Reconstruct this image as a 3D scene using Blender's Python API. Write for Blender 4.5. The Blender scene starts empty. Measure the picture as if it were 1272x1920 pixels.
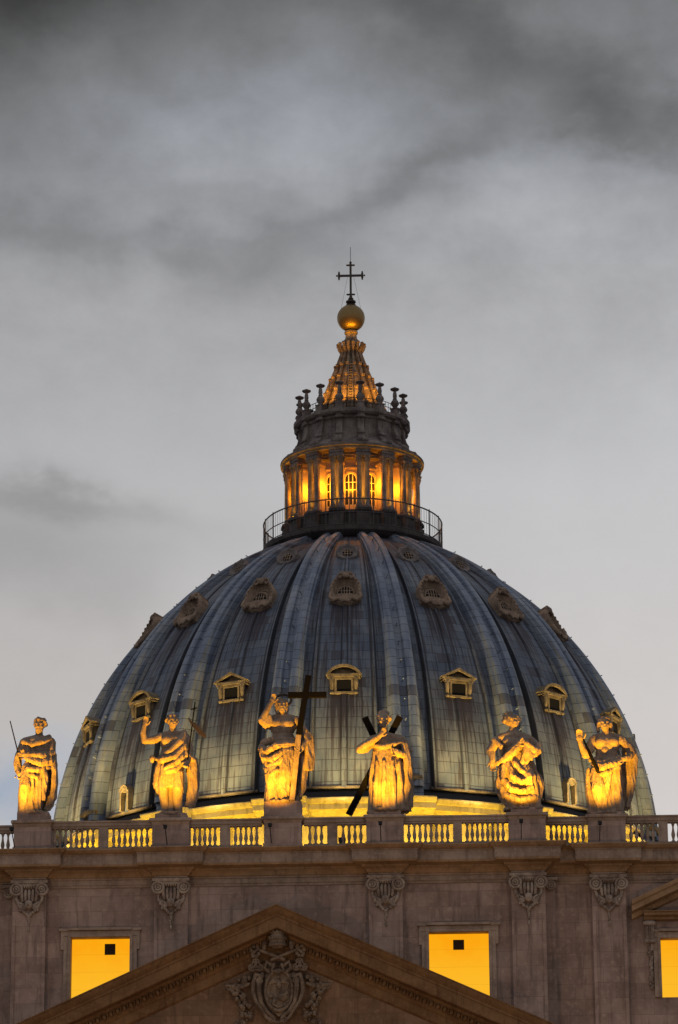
import bpy, bmesh, math, random
from math import sin, cos, pi, radians, sqrt, atan2
from mathutils import Vector, Matrix, noise
SC = bpy.context.scene
COL = SC.collection
rnd = random.Random(7)

# ------------------------------------------------------------------ camera
CAM = Vector((11.6267, 0.0, 1.7))
PSI, TH, ROLL = radians(-2.1708), radians(18.1), radians(0.40912)
fw = Vector((sin(PSI)*cos(TH), cos(PSI)*cos(TH), sin(TH)))
rt0 = Vector((cos(PSI), -sin(PSI), 0)); up0 = rt0.cross(fw)
rt = rt0*cos(ROLL) - up0*sin(ROLL); up = up0*cos(ROLL) + rt0*sin(ROLL)
cd = bpy.data.cameras.new('camera'); cam = bpy.data.objects.new('camera', cd); COL.objects.link(cam)
cam.matrix_world = Matrix(((rt.x, up.x, -fw.x, CAM.x), (rt.y, up.y, -fw.y, CAM.y), (rt.z, up.z, -fw.z, CAM.z), (0, 0, 0, 1)))
cd.sensor_fit = 'VERTICAL'; cd.sensor_height = 36; cd.lens = 36*6700/1920
cd.clip_start = 1; cd.clip_end = 20000
SC.camera = cam
SC.view_settings.view_transform = 'Standard'; SC.view_settings.look = 'None'
SC.view_settings.exposure = 0; SC.view_settings.gamma = 1

# ------------------------------------------------------------------ node helper
class NT:
    def __init__(s, tree): s.t = tree; s.n = tree.nodes; s.l = tree.links
    def put(s, sock, v):
        if isinstance(v, bpy.types.NodeSocket): s.l.new(v, sock)
        elif v is not None:
            if hasattr(sock.default_value, '__len__') and len(sock.default_value) == 4 and len(v) == 3: v = (*v, 1)
            sock.default_value = v
    def m(s, op, a, b=None, c=None, clamp=False):
        n = s.n.new('ShaderNodeMath'); n.operation = op; n.use_clamp = clamp
        s.put(n.inputs[0], a)
        if b is not None: s.put(n.inputs[1], b)
        if c is not None: s.put(n.inputs[2], c)
        return n.outputs[0]
    def add(s, a, b): return s.m('ADD', a, b)
    def sub(s, a, b): return s.m('SUBTRACT', a, b)
    def mul(s, a, b): return s.m('MULTIPLY', a, b)
    def xyz(s, x, y, z):
        n = s.n.new('ShaderNodeCombineXYZ')
        for i, v in enumerate((x, y, z)): s.put(n.inputs[i], v)
        return n.outputs[0]
    def sep(s, v):
        n = s.n.new('ShaderNodeSeparateXYZ'); s.l.new(v, n.inputs[0]); return n.outputs
    def noise(s, v, scale, detail=4, rough=.55, dist=0.0):
        n = s.n.new('ShaderNodeTexNoise'); s.l.new(v, n.inputs['Vector'])
        n.inputs['Scale'].default_value = scale; n.inputs['Detail'].default_value = detail
        n.inputs['Roughness'].default_value = rough; n.inputs['Distortion'].default_value = dist
        return n.outputs['Fac']
    def white(s, v):
        n = s.n.new('ShaderNodeTexWhiteNoise'); n.noise_dimensions = '3D'; s.l.new(v, n.inputs['Vector']); return n.outputs['Value']
    def rng(s, v, a, b, c=0.0, d=1.0, smooth=True):
        n = s.n.new('ShaderNodeMapRange'); n.clamp = True
        if smooth: n.interpolation_type = 'SMOOTHSTEP'
        s.put(n.inputs[0], v)
        for i, q in enumerate((a, b, c, d)): s.put(n.inputs[i+1], q)
        return n.outputs[0]
    def mix(s, f, a, b):
        n = s.n.new('ShaderNodeMix'); n.data_type = 'RGBA'
        s.put(n.inputs['Factor'], f); s.put(n.inputs[6], a); s.put(n.inputs[7], b)
        return n.outputs[2]
    def mulc(s, a, b):
        n = s.n.new('ShaderNodeMix'); n.data_type = 'RGBA'; n.blend_type = 'MULTIPLY'
        n.inputs['Factor'].default_value = 1; s.put(n.inputs[6], a); s.put(n.inputs[7], b)
        return n.outputs[2]
    def pos(s): return s.n.new('ShaderNodeNewGeometry').outputs['Position']

# ------------------------------------------------------------------ sky: dusk overcast
W = bpy.data.worlds.new('World'); SC.world = W; W.use_nodes = True
nt = NT(W.node_tree); W.node_tree.nodes.clear()
dirv = nt.n.new('ShaderNodeTexCoord').outputs['Generated']
dx, dy, dz = nt.sep(dirv)
az = nt.mul(nt.m('ARCTAN2', dx, dy), 57.2958)
el = nt.mul(nt.m('ARCSINE', dz), 57.2958)
wv = nt.xyz(nt.mul(az, .35), nt.mul(el, .55), 0.0)
wa = nt.noise(wv, .9, 5, .55); wb = nt.noise(nt.xyz(nt.mul(az, .35), nt.mul(el, .55), 7.3), .9, 5, .55)
azw = nt.add(az, nt.mul(nt.sub(wa, .5), 3.0)); elw = nt.add(el, nt.mul(nt.sub(wb, .5), 3.0))
def sky_blob(px, py, sx, sy, rot=0.0):       # soft patch of cloud; place and size as compass bearing / elevation in degrees
    e0 = 18.1 + (960-py)/117.0; a0 = -2.17 + (px-636)/117.0/cos(radians(e0))
    ax = nt.sub(azw, a0); ay = nt.sub(elw, e0); c, q = cos(radians(rot)), sin(radians(rot))
    u = nt.add(nt.mul(ax, c), nt.mul(ay, q)); v = nt.sub(nt.mul(ay, c), nt.mul(ax, q))
    u = nt.mul(u, 117.0/sx); v = nt.mul(v, 117.0/sy)
    return nt.m('EXPONENT', nt.mul(nt.add(nt.mul(u, u), nt.mul(v, v)), -1.0))
base = nt.add(nt.rng(el, 18.5, 26.6, .545, .165, smooth=False), nt.rng(el, 11.0, 18.5, .075, 0.0, smooth=False))
base = nt.mul(base, nt.rng(az, -8.5, 3.5, .86, 1.06, smooth=False))
for px, py, sx, sy, r, k in [
        (0, 0, 400, 170, 6, -.115), (560, 200, 230, 110, 25, .06), (360, 280, 200, 60, 0, .06), (660, 250, 90, 60, 30, .03),
        (990, 110, 330, 90, -20, -.10), (640, 420, 120, 40, 20, -.03), (1240, 240, 200, 50, -12, -.085), (760, 345, 320, 42, 25, -.085), (330, 470, 260, 45, -6, -.075),
        (60, 420, 240, 60, 0, -.05), (60, 270, 90, 60, 0, -.02), (285, 430, 70, 40, 0, .05), (980, 400, 380, 90, 14, .06), (540, 520, 240, 45, 15, -.045), (420, 400, 60, 30, 30, .03),
        (100, 955, 220, 34, -8, -.11), (40, 1060, 270, 120, 0, -.105), (230, 1180, 130, 120, 0, -.03), (20, 1480, 140, 50, 0, -.09),
        (60, 620, 300, 120, 0, .02)]:
    base = nt.add(base, nt.mul(sky_blob(px, py, sx, sy, r), k))
fine = nt.noise(nt.xyz(nt.mul(az, .35), nt.mul(el, .45), 3.1), 1.7, 7, .6, .15)
base = nt.mul(base, nt.add(1.0, nt.mul(nt.sub(fine, .5), nt.rng(el, 18, 23.5, .13, .70))))
base = nt.m('MAXIMUM', base, .04)
# fade the patchwork out below the horizon and far away from the west
warm = nt.rng(el, 14, 19.5, 0, 1); cool = nt.rng(el, 21.3, 25.0, 0, 1)
tint = nt.mix(cool, nt.mix(warm, (1.03, .975, .945), (.985, .99, 1.02)), (.935, .985, 1.08))
grey = nt.rng(base, .14, .30, 0, 1); tint = nt.mix(grey, (.98, 1.0, 1.02), tint)
blue = nt.mul(sky_blob(20, 1480, 170, 60), .8); tint = nt.mix(blue, tint, (.82, 1.0, 1.28))
cl = nt.mulc(tint, nt.xyz(base, base, base))
# the sky away from the sunset side is one even dim blue grey
away = nt.rng(nt.m('ABSOLUTE', nt.add(az, 2.0)), 9, 60, 0, 1)
high = nt.rng(el, 28, 50, 0, 1)
cl = nt.mix(nt.m('MAXIMUM', away, high), cl, (.37, .37, .395))
sky = nt.n.new('ShaderNodeTexSky'); sky.sky_type = 'NISHITA'; sky.sun_disc = False
sky.sun_elevation = radians(2.0); sky.sun_rotation = radians(-20)
skyc = nt.mulc(sky.outputs[0], (.08, .08, .08))
fin = nt.mix(.03, cl, skyc)
bg = nt.n.new('ShaderNodeBackground'); nt.l.new(fin, bg.inputs[0]); bg.inputs[1].default_value = 1.0
wo = nt.n.new('ShaderNodeOutputWorld'); nt.l.new(bg.outputs[0], wo.inputs[0])

# the sun has set behind the dome: only a faint wide glow is left of it
sd = bpy.data.lights.new('sun', 'SUN'); sd.energy = .08; sd.angle = radians(25); sd.color = (1, .85, .75)
so = bpy.data.objects.new('sun', sd); COL.objects.link(so)
so.rotation_euler = Vector((sin(radians(-20))*cos(.06), cos(radians(-20))*cos(.06), sin(.06))).to_track_quat('Z', 'Y').to_euler()

# ------------------------------------------------------------------ things
def tag(o, label=None, cat=None, group=None, kind=None):
    if label: o['label'] = label
    if cat: o['category'] = cat
    if group: o['group'] = group
    if kind: o['kind'] = kind
    return o
def thing(name, loc, label, cat, group=None):
    o = bpy.data.objects.new(name, None); COL.objects.link(o); o.location = loc; o.empty_display_size = .5
    return tag(o, label, cat, group)
def root_loc(o):
    while o.parent: o = o.parent
    return Vector(o.location)
def copy_part(src, parent, az=None, loc=None):
    c = src.copy(); COL.objects.link(c); c.parent = parent
    if az is not None: c.rotation_euler = (0, 0, az)
    if loc is not None: c.location = loc
    for ch in list(src.children): copy_part(ch, c)
    return c
def copy_thing(src, loc, rz=0.0, label=None):
    c = src.copy(); COL.objects.link(c); c.location = loc; c.rotation_euler = (0, 0, rz)
    if label: c['label'] = label
    for ch in list(src.children): copy_part(ch, c)
    return c

class MB:
    def __init__(s): s.v = []; s.f = []
    def put(s, vs, fs):
        b = len(s.v); s.v += [tuple(p) for p in vs]; s.f += [tuple(b+i for i in f) for f in fs]; return s
    def box(s, x0, x1, y0, y1, z0, z1):
        return s.put([(x, y, z) for z in (z0, z1) for y in (y0, y1) for x in (x0, x1)],
                     [(0, 2, 3, 1), (4, 5, 7, 6), (0, 1, 5, 4), (2, 6, 7, 3), (0, 4, 6, 2), (1, 3, 7, 5)])
    def rings(s, rings, closed=True, caps=True):
        n = len(rings[0]); vs = [p for r in rings for p in r]; fs = []
        for i in range(len(rings)-1):
            for j in range(n if closed else n-1):
                a, b = i*n+j, i*n+(j+1) % n
                fs.append((a, b, b+n, a+n))
        if caps and closed:
            fs.append(tuple(reversed(range(n)))); fs.append(tuple((len(rings)-1)*n+j for j in range(n)))
        return s.put(vs, fs)
    def lathe(s, prof, c=(0, 0, 0), n=24, caps=True, axis='z'):
        R = []
        for r, z in prof:
            ring = []
            for j in range(n):
                a = 2*pi*j/n
                if axis == 'z': ring.append((c[0]+r*cos(a), c[1]+r*sin(a), c[2]+z))
                else: ring.append((c[0]+r*cos(a), c[1]-z, c[2]+r*sin(a)))     # axis -y (towards the viewer)
            R.append(ring)
        return s.rings(R, True, caps)
    def tube(s, pts, rad, n=10, ends=True, flat=1.0, flat_dir=None):
        pts = [Vector(p) for p in pts]
        if not hasattr(rad, '__len__'): rad = [rad]*len(pts)
        R = []; ref = None
        for i, p in enumerate(pts):
            t = (pts[min(i+1, len(pts)-1)] - pts[max(i-1, 0)]).normalized()
            if flat_dir is not None: u = Vector(flat_dir)
            elif ref is None: u = Vector((0, 0, 1)) if abs(t.z) < .9 else Vector((1, 0, 0))
            else: u = ref
            u = (u - t*u.dot(t)).normalized(); w = t.cross(u); ref = u
            def ring(q, r): return [q + u*(r*flat*cos(2*pi*k/n)) + w*(r*sin(2*pi*k/n)) for k in range(n)]
            if i == 0 and ends:
                for a in (80, 45): R.append(ring(p - t*(rad[0]*sin(radians(a))), rad[0]*cos(radians(a))))
            R.append(ring(p, rad[i]))
            if i == len(pts)-1 and ends:
                for a in (45, 80): R.append(ring(p + t*(rad[i]*sin(radians(a))), rad[i]*cos(radians(a))))
        return s.rings(R)
    def ell(s, c, r, n=14, m=9, rot=None):
        if not hasattr(r, '__len__'): r = (r, r, r)
        R = []
        for i in range(m+1):
            t = -pi/2 + pi*(i*.98+.01*m)/m if 0 < i < m else (-pi/2*.985 if i == 0 else pi/2*.985)
            ring = []
            for j in range(n):
                p = Vector((r[0]*cos(t)*cos(2*pi*j/n), r[1]*cos(t)*sin(2*pi*j/n), r[2]*sin(t)))
                if rot is not None: p = rot @ p
                ring.append(p + Vector(c))
            R.append(ring)
        return s.rings(R)
    def beam(s, p, q, w, d, side=None):          # square beam from p to q
        p, q = Vector(p), Vector(q); t = (q-p).normalized()
        u = Vector(side) if side else Vector((0, 1, 0)); u = (u - t*u.dot(t)).normalized(); k = t.cross(u)
        return s.rings([[c + u*d/2*a + k*w/2*b for a, b in ((-1, -1), (1, -1), (1, 1), (-1, 1))] for c in (p, q)])
    def torus(s, c, R, r, n=24, m=8, axis='y', a0=0, a1=2*pi, sx=1.0, sz=1.0):
        full = abs(a1-a0-2*pi) < 1e-6; rr = []
        for i in range(n if full else n+1):
            a = a0 + (a1-a0)*i/n; ring = []
            for j in range(m):
                b = 2*pi*j/m; q = R + r*cos(b)
                if axis == 'y': ring.append((c[0]+sx*q*cos(a), c[1]+r*sin(b), c[2]+sz*q*sin(a)))
                else: ring.append((c[0]+q*cos(a), c[1]+q*sin(a), c[2]+r*sin(b)))
            rr.append(ring)
        if full: rr.append(rr[0]); return s.rings(rr, True, False)
        return s.rings(rr)
    def prism(s, poly, y0, y1):                   # polygon in x,z pulled along y
        n = len(poly)
        return s.put([(x, y, z) for y in (y0, y1) for x, z in poly],
                     [tuple(range(n)), tuple(reversed(range(n, 2*n)))] + [(i, i+n, (i+1) % n+n, (i+1) % n) for i in range(n)])
    def sweep(s, path, prof):                     # mouldings: profile (out, z) along a plan path, outward is to the right of travel
        P = [Vector(p) for p in path]; rows = []
        for out, z in prof:
            row = []
            for i, p in enumerate(P):
                d0 = (P[i]-P[i-1]).normalized() if i else (P[1]-P[0]).normalized()
                d1 = (P[i+1]-P[i]).normalized() if i < len(P)-1 else d0
                n0 = Vector((d0.y, -d0.x)); n1 = Vector((d1.y, -d1.x)); m = (n0+n1).normalized()
                q = p + m*(out/max(.3, m.dot(n0))); row.append((q.x, q.y, z))
            rows.append(row)
        return s.rings(rows, False, False)
    def polar(s, prof, angs, rmod):               # lathe with a radius that breaks forward at some angles; (r, z, weight)
        rows = [[((r+w*rmod(a))*sin(a), -(r+w*rmod(a))*cos(a), z) for a in angs] for r, z, w in prof]
        return s.rings(rows, False, False)
    def build(s, name, mat, parent=None, smooth=35, local=False):
        me = bpy.data.meshes.new(name)
        o = Vector((0, 0, 0)) if (local or parent is None) else root_loc(parent)
        me.from_pydata([(p[0]-o.x, p[1]-o.y, p[2]-o.z) for p in s.v], [], s.f)
        bm = bmesh.new(); bm.from_mesh(me); bmesh.ops.recalc_face_normals(bm, faces=bm.faces); bm.to_mesh(me); bm.free()
        if smooth:
            me.polygons.foreach_set('use_smooth', [True]*len(me.polygons)); me.set_sharp_from_angle(angle=radians(smooth))
        me.materials.append(mat)
        ob = bpy.data.objects.new(name, me); COL.objects.link(ob); ob.parent = parent
        return ob

# ------------------------------------------------------------------ materials
def mat_base(name, rough=.85, metal=0.0):
    m = bpy.data.materials.new(name); m.use_nodes = True; t = NT(m.node_tree)
    b = t.n['Principled BSDF']; b.inputs['Roughness'].default_value = rough; b.inputs['Metallic'].default_value = metal
    b.inputs['Specular IOR Level'].default_value = .25
    return m, t, b
def bump(t, b, h, strength=.4, dist=.05):
    n = t.n.new('ShaderNodeBump'); n.inputs['Strength'].default_value = strength; n.inputs['Distance'].default_value = dist
    t.l.new(h, n.inputs['Height']); t.l.new(n.outputs[0], b.inputs['Normal'])
def stone(name, c, dark, pale, scale=1.0, courses=0.0, streak=.5, bumpk=.35):
    m, t, b = mat_base(name, .9); p = t.pos(); x, y, z = t.sep(p)
    n1 = t.noise(p, .55*scale, 5, .6); n2 = t.noise(p, 4*scale, 5, .65)
    n3 = t.noise(t.xyz(t.mul(x, 3.0*scale), t.mul(y, 3.0*scale), t.mul(z, .35*scale)), 1.0, 4, .6)
    col = t.mix(t.rng(n1, .32, .68), dark, c); col = t.mix(t.mul(t.rng(n2, .48, .75), .55), col, pale)
    col = t.mix(t.mul(t.rng(n3, .5, .72), streak), col, [q*.45 for q in dark])
    h = t.add(n2, t.mul(n1, .5))
    if courses:
        zz = t.m('DIVIDE', z, courses); row = t.m('FLOOR', zz); fr = t.m('FRACT', zz)
        xx = t.add(t.m('DIVIDE', t.add(x, y), courses*2.1), t.mul(row, .37)); fx = t.m('FRACT', xx)
        tone = t.white(t.xyz(row, t.m('FLOOR', xx), 1.0))
        col = t.mulc(col, t.mix(tone, (.86, .85, .84), (1.10, 1.08, 1.06)))
        j = t.m('MAXIMUM', t.m('LESS_THAN', fr, .035), t.m('LESS_THAN', fx, .016))
        col = t.mix(t.mul(j, .35), col, [q*.5 for q in dark]); h = t.sub(h, t.mul(j, .6))
    t.l.new(col, b.inputs['Base Color']); bump(t, b, h, bumpk, .06)
    return m
M = {}
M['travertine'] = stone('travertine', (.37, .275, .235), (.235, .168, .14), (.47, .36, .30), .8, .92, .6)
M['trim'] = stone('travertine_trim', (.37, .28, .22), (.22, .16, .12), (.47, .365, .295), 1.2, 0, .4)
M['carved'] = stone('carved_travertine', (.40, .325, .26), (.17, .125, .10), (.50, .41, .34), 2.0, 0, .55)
M['lamplit_trim'] = stone('lamp_tinted_cornice', (.37, .24, .14), (.24, .145, .075), (.45, .31, .20), 1.2, 0, .4)  # orange lamplight on the mouldings is put into the stone colour
M['ped_wall'] = stone('lamp_tinted_tympanum', (.23, .145, .09), (.15, .09, .055), (.30, .20, .135), .8, .92, .5)  # tympanum browned: the warm lamplight is mixed into its colour
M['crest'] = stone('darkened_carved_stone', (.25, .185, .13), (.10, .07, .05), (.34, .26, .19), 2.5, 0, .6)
M['ped_stone'] = stone('lamp_tinted_travertine', (.22, .125, .058), (.14, .070, .03), (.29, .18, .095), 1.2, 0, .5)  # pediment mouldings, with the lamplight's orange-brown painted into the colour
M['statue'] = stone('statue_stone', (.28, .225, .18), (.17, .13, .10), (.35, .285, .235), 2.4, 0, .4, .8)
M['drum'] = stone('drum_travertine', (.48, .43, .34), (.34, .29, .21), (.56, .5, .41), .8, 0, .55)
M['lantern'] = stone('lantern_stone', (.24, .20, .18), (.11, .09, .082), (.32, .27, .24), 1.5, 0, .6)
M['soot'] = stone('sooty_stone', (.10, .085, .08), (.05, .042, .04), (.15, .13, .12), 1.5, 0, .6)
M['spire'] = stone('spire_stone', (.30, .23, .16), (.10, .07, .05), (.38, .30, .22), 2.5, 0, .6)
M['dormer'] = stone('dormer_stone', (.25, .195, .13), (.11, .085, .055), (.36, .29, .20), 2.0, 0, .5)
M['dormer_old'] = stone('dormer_weathered_stone', (.33, .235, .165), (.17, .115, .085), (.50, .39, .28), 2.0, 0, .45)
M['ground'] = stone('paving', (.12, .115, .11), (.08, .078, .075), (.15, .145, .14), 1.5, 0, .2)
def plain(name, c, rough=.6, metal=0.0):
    m, t, b = mat_base(name, rough, metal); n = t.noise(t.pos(), 6, 4, .6)
    t.l.new(t.mix(n, [q*.75 for q in c], [min(1, q*1.25) for q in c]), b.inputs['Base Color']); return m
M['iron'] = plain('dark_iron', (.025, .024, .026), .55, .6)
M['rail_iron'] = plain('weathered_grey_iron', (.085, .08, .078), .6, .3)
M['wood'] = plain('dark_bronze_beam', (.005, .0048, .005), .8, .0); M['wood'].node_tree.nodes['Principled BSDF'].inputs['Specular IOR Level'].default_value = .06
M['orb'] = plain('gilded_bronze', (.24, .165, .07), .45, .85)
M['crossmetal'] = plain('weathered_bronze', (.07, .055, .045), .5, .7)
M['dark'] = plain('dark_opening', (.006, .005, .005), .9)
M['vent'] = plain('dark_vent', (.035, .02, .01), .9)
M['glass'] = plain('dark_glass', (.02, .018, .012), .25)
M['ochre'] = stone('lantern_plaster', (.50, .40, .30), (.42, .33, .24), (.55, .45, .34), 1.0, 0, .15)
M['white'] = plain('white_window_bars', (.75, .68, .5), .6)
def lit_pane():
    m = bpy.data.materials.new('lit_window'); m.use_nodes = True; t = NT(m.node_tree); t.n.clear()
    p = t.pos(); x, y, z = t.sep(p); n = t.noise(p, 1.1, 3, .5)
    f = t.m('FRACT', t.m('DIVIDE', t.sub(z, 42.62), 1.05)); line = t.m('LESS_THAN', f, .018)
    col = t.mix(t.rng(n, .3, .7), (1.0, .365, .004), (1.0, .41, .006)); col = t.mix(t.rng(z, 43.6, 40.4, 0, .95), col, (1.0, .50, .022)); col = t.mix(t.mul(line, .32), col, (.45, .14, .0))
    e = t.n.new('ShaderNodeEmission'); t.l.new(col, e.inputs[0]); e.inputs[1].default_value = .98
    o = t.n.new('ShaderNodeOutputMaterial'); t.l.new(e.outputs[0], o.inputs[0]); return m
M['pane'] = lit_pane()
DC = Vector((0, 343.0, 77.0))
def lead(name, light=1.0, rib=False):
    m, t, b = mat_base(name, .62, .0); b.inputs['Specular IOR Level'].default_value = .35
    x, y, z = t.sep(t.pos()); yy = t.sub(y, DC.y)
    ang = t.m('ARCTAN2', x, t.mul(yy, -1.0)); seg = t.m('MULTIPLY', ang, 16/(2*pi))
    r = t.m('SQRT', t.add(t.mul(x, x), t.mul(yy, yy)))
    fs = t.sub(t.m('FRACT', t.add(seg, .5)), .5)                       # -.5 .. .5 inside each of the sixteen bays
    arc = t.add(t.mul(t.m('ARCSINE', t.m('DIVIDE', t.m('MINIMUM', t.sub(z, 76.7), 35.3), 35.4)), 35.0), 0.0)
    v = t.m('DIVIDE', arc, 1.05); row = t.m('FLOOR', v); fv = t.m('FRACT', v)
    u = t.mul(fs, 7.9); cu = t.m('FLOOR', t.add(u, t.mul(t.m('MODULO', row, 2.0), .5))); 
    cell = t.xyz(cu, row, t.m('FLOOR', t.add(seg, .5)))
    w = t.white(cell); w2 = t.white(t.xyz(row, cu, 3.7))
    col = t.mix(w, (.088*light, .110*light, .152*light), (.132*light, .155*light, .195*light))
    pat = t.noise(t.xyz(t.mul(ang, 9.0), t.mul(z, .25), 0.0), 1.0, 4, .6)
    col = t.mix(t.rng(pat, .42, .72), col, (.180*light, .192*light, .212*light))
    col = t.mix(t.mul(t.m('LESS_THAN', w2, .045 if not rib else .015), .6), col, (.050, .038, .044))
    st = t.noise(t.xyz(t.mul(ang, 95.0), t.mul(z, .16), t.m('FLOOR', t.add(seg, .5))), 1.0, 4, .65)
    st2 = t.noise(t.xyz(t.mul(ang, 40.0), t.mul(z, .12), 5.0), 1.0, 5, .65)
    af = t.m('ABSOLUTE', fs)
    under = t.add(t.mul(t.rng(z, 81.5, 87.4), t.rng(z, 88.4, 87.6)), t.mul(t.rng(z, 91.5, 97.3), t.rng(z, 98.5, 97.5)))
    under = t.mul(under, t.rng(af, .20, .08))
    k = t.add(t.mul(t.rng(st, .49, .60), .62), t.mul(t.mul(under, t.rng(st, .33, .52)), 1.0))
    k = t.add(k, t.mul(t.rng(z, 101.5, 108.5), t.mul(t.rng(st2, .32, .55), .9)))
    k = t.add(k, t.mul(t.rng(st2, .55, .70), .45))
    if rib: k = t.mul(k, .45)
    col = t.mix(t.m('MINIMUM', k, .88), col, (.036, .024, .028))
    lines = t.m('LESS_THAN', fv, .06)
    if not rib: lines = t.m('MAXIMUM', lines, t.mul(t.m('LESS_THAN', t.m('FRACT', t.add(u, t.mul(t.m('MODULO', row, 2.0), .5))), .022), t.rng(w2, .3, .7)))
    if not rib:
        for c0, w0 in ((.244, .009), (.030, .006), (.285, .012)): lines = t.m('MAXIMUM', lines, t.m('LESS_THAN', t.m('ABSOLUTE', t.sub(af, c0)), w0))
    col = t.mix(t.mul(lines, .75), col, (.025, .024, .03))
    t.l.new(col, b.inputs['Base Color'])
    h = t.sub(t.add(t.mul(w, .35), t.mul(st, .5)), t.mul(lines, .8)); bump(t, b, h, .35, .05)
    return m
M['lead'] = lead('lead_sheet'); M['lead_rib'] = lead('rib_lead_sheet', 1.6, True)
M['lead_old'] = stone('weathered_lead', (.22, .185, .165), (.12, .10, .095), (.28, .25, .23), 2.0, 0, .5)
M['gutter'] = plain('dark_lead_gutter', (.035, .034, .038), .7)

def lamp(kind, loc, target, power, col, parent=None, size=.15, angle=70, blend=.6, name='lamp'):
    d = bpy.data.lights.new(name, kind); d.energy = power; d.color = col; d.shadow_soft_size = size
    if kind == 'SPOT': d.spot_size = radians(angle); d.spot_blend = blend
    o = bpy.data.objects.new(name, d); COL.objects.link(o)
    L = Vector(loc)
    if target is not None: o.rotation_euler = (L-Vector(target)).to_track_quat('Z', 'Y').to_euler()
    if parent: o.parent = parent; L = L - root_loc(parent)
    o.location = L; return o
ORANGE = (1.0, .43, .012); YELLOW = (1.0, .60, .022); PALE = (1.0, .70, .25)
def floodlight(loc, target, power, col, label, group, angle=70, blend=.6, stand=.5, s=1.0, size=.12, arm=None):
    p = Vector(loc); d = (Vector(target)-p).normalized()
    t = thing('floodlight', p - Vector((0, 0, stand)), label, 'floodlight', group)
    m = MB(); side = d.cross(Vector((0, 0, 1))).normalized(); upv = side.cross(d)
    m.rings([[p - d*k + side*(a*w*s) + upv*(b*w*s*.8) for a, b in ((-1, -1), (1, -1), (1, 1), (-1, 1))]
             for k, w in ((.34*s, .08), (.30*s, .12), (.08*s, .17), (.04*s, .17))])
    m.build('housing', M['iron'], t)
    m = MB(); m.tube([p - Vector((0, 0, stand)), p - d*.2*s - Vector((0, 0, .06))], .035*s, 8)
    m.lathe([(.12, 0), (.12, .04), (.04, .06)], (p.x, p.y, p.z-stand), 10); m.build('stand', M['iron'], t)
    if arm: m = MB(); m.tube([p - Vector((0, 0, stand)), p - Vector((0, 0, stand)) + Vector(arm)], .03, 6); m.build('bracket', M['iron'], t)
    lamp('SPOT', p, target, power, col, t, size, angle, blend)
    return t

# ------------------------------------------------------------------ ground
g = MB(); g.put([(-4000, -4000, 0), (4000, -4000, 0), (4000, 4000, 0), (-4000, 4000, 0)], [(0, 1, 2, 3)])
tag(g.build('ground', M['ground'], None, 0), kind='structure')

# ------------------------------------------------------------------ church front
FY = 208.0; WY = 208.8
fac = thing('church_facade', (0, FY, 0), 'travertine church front with pilasters, lit windows and a large triangular pediment', 'facade')
PIL = [(-19.53, WY), (-14.77, FY), (-6.35, FY), (6.35, FY), (14.77, FY), (19.53, WY)]
m = MB()
def wall_with_holes(m, x0, x1, z0, z1, yf, yb, holes):
    xs = x0
    for hx0, hx1, hz0, hz1 in holes:
        m.box(xs, hx0, yf, yb, z0, z1); m.box(hx0, hx1, yf, yb, z0, hz0); m.box(hx0, hx1, yf, yb, hz1, z1); xs = hx1
    m.box(xs, x1, yf, yb, z0, z1)
wall_with_holes(m, -15.6, 15.6, 0, 48.4, FY, FY+1.6, [(-12.3, -8.8, 39.4, 43.55), (8.86, 12.38, 39.4, 43.55)])
m.build('attic_wall', M['travertine'], fac, 0)
for s in (-1, 1):
    m = MB(); a, b = sorted((s*15.6, s*45.0)); h = sorted((s*22.5, s*25.5))
    wall_with_holes(m, a, b, 0, 48.4, WY, WY+1.6, [(h[0], h[1], 39.65, 43.15)])
    a, b = sorted((s*15.6, s*16.35)); m.box(a, b, WY-.25, WY+.1, 0, 46.6)
    m.build('wing_wall', M['travertine'], fac, 0)
# nave and transept roof behind, out of sight from the square
m = MB(); m.box(-30, 30, FY+1.6, 372, 0, 45.0); m.build('nave', M['travertine'], fac, 0)

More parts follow.
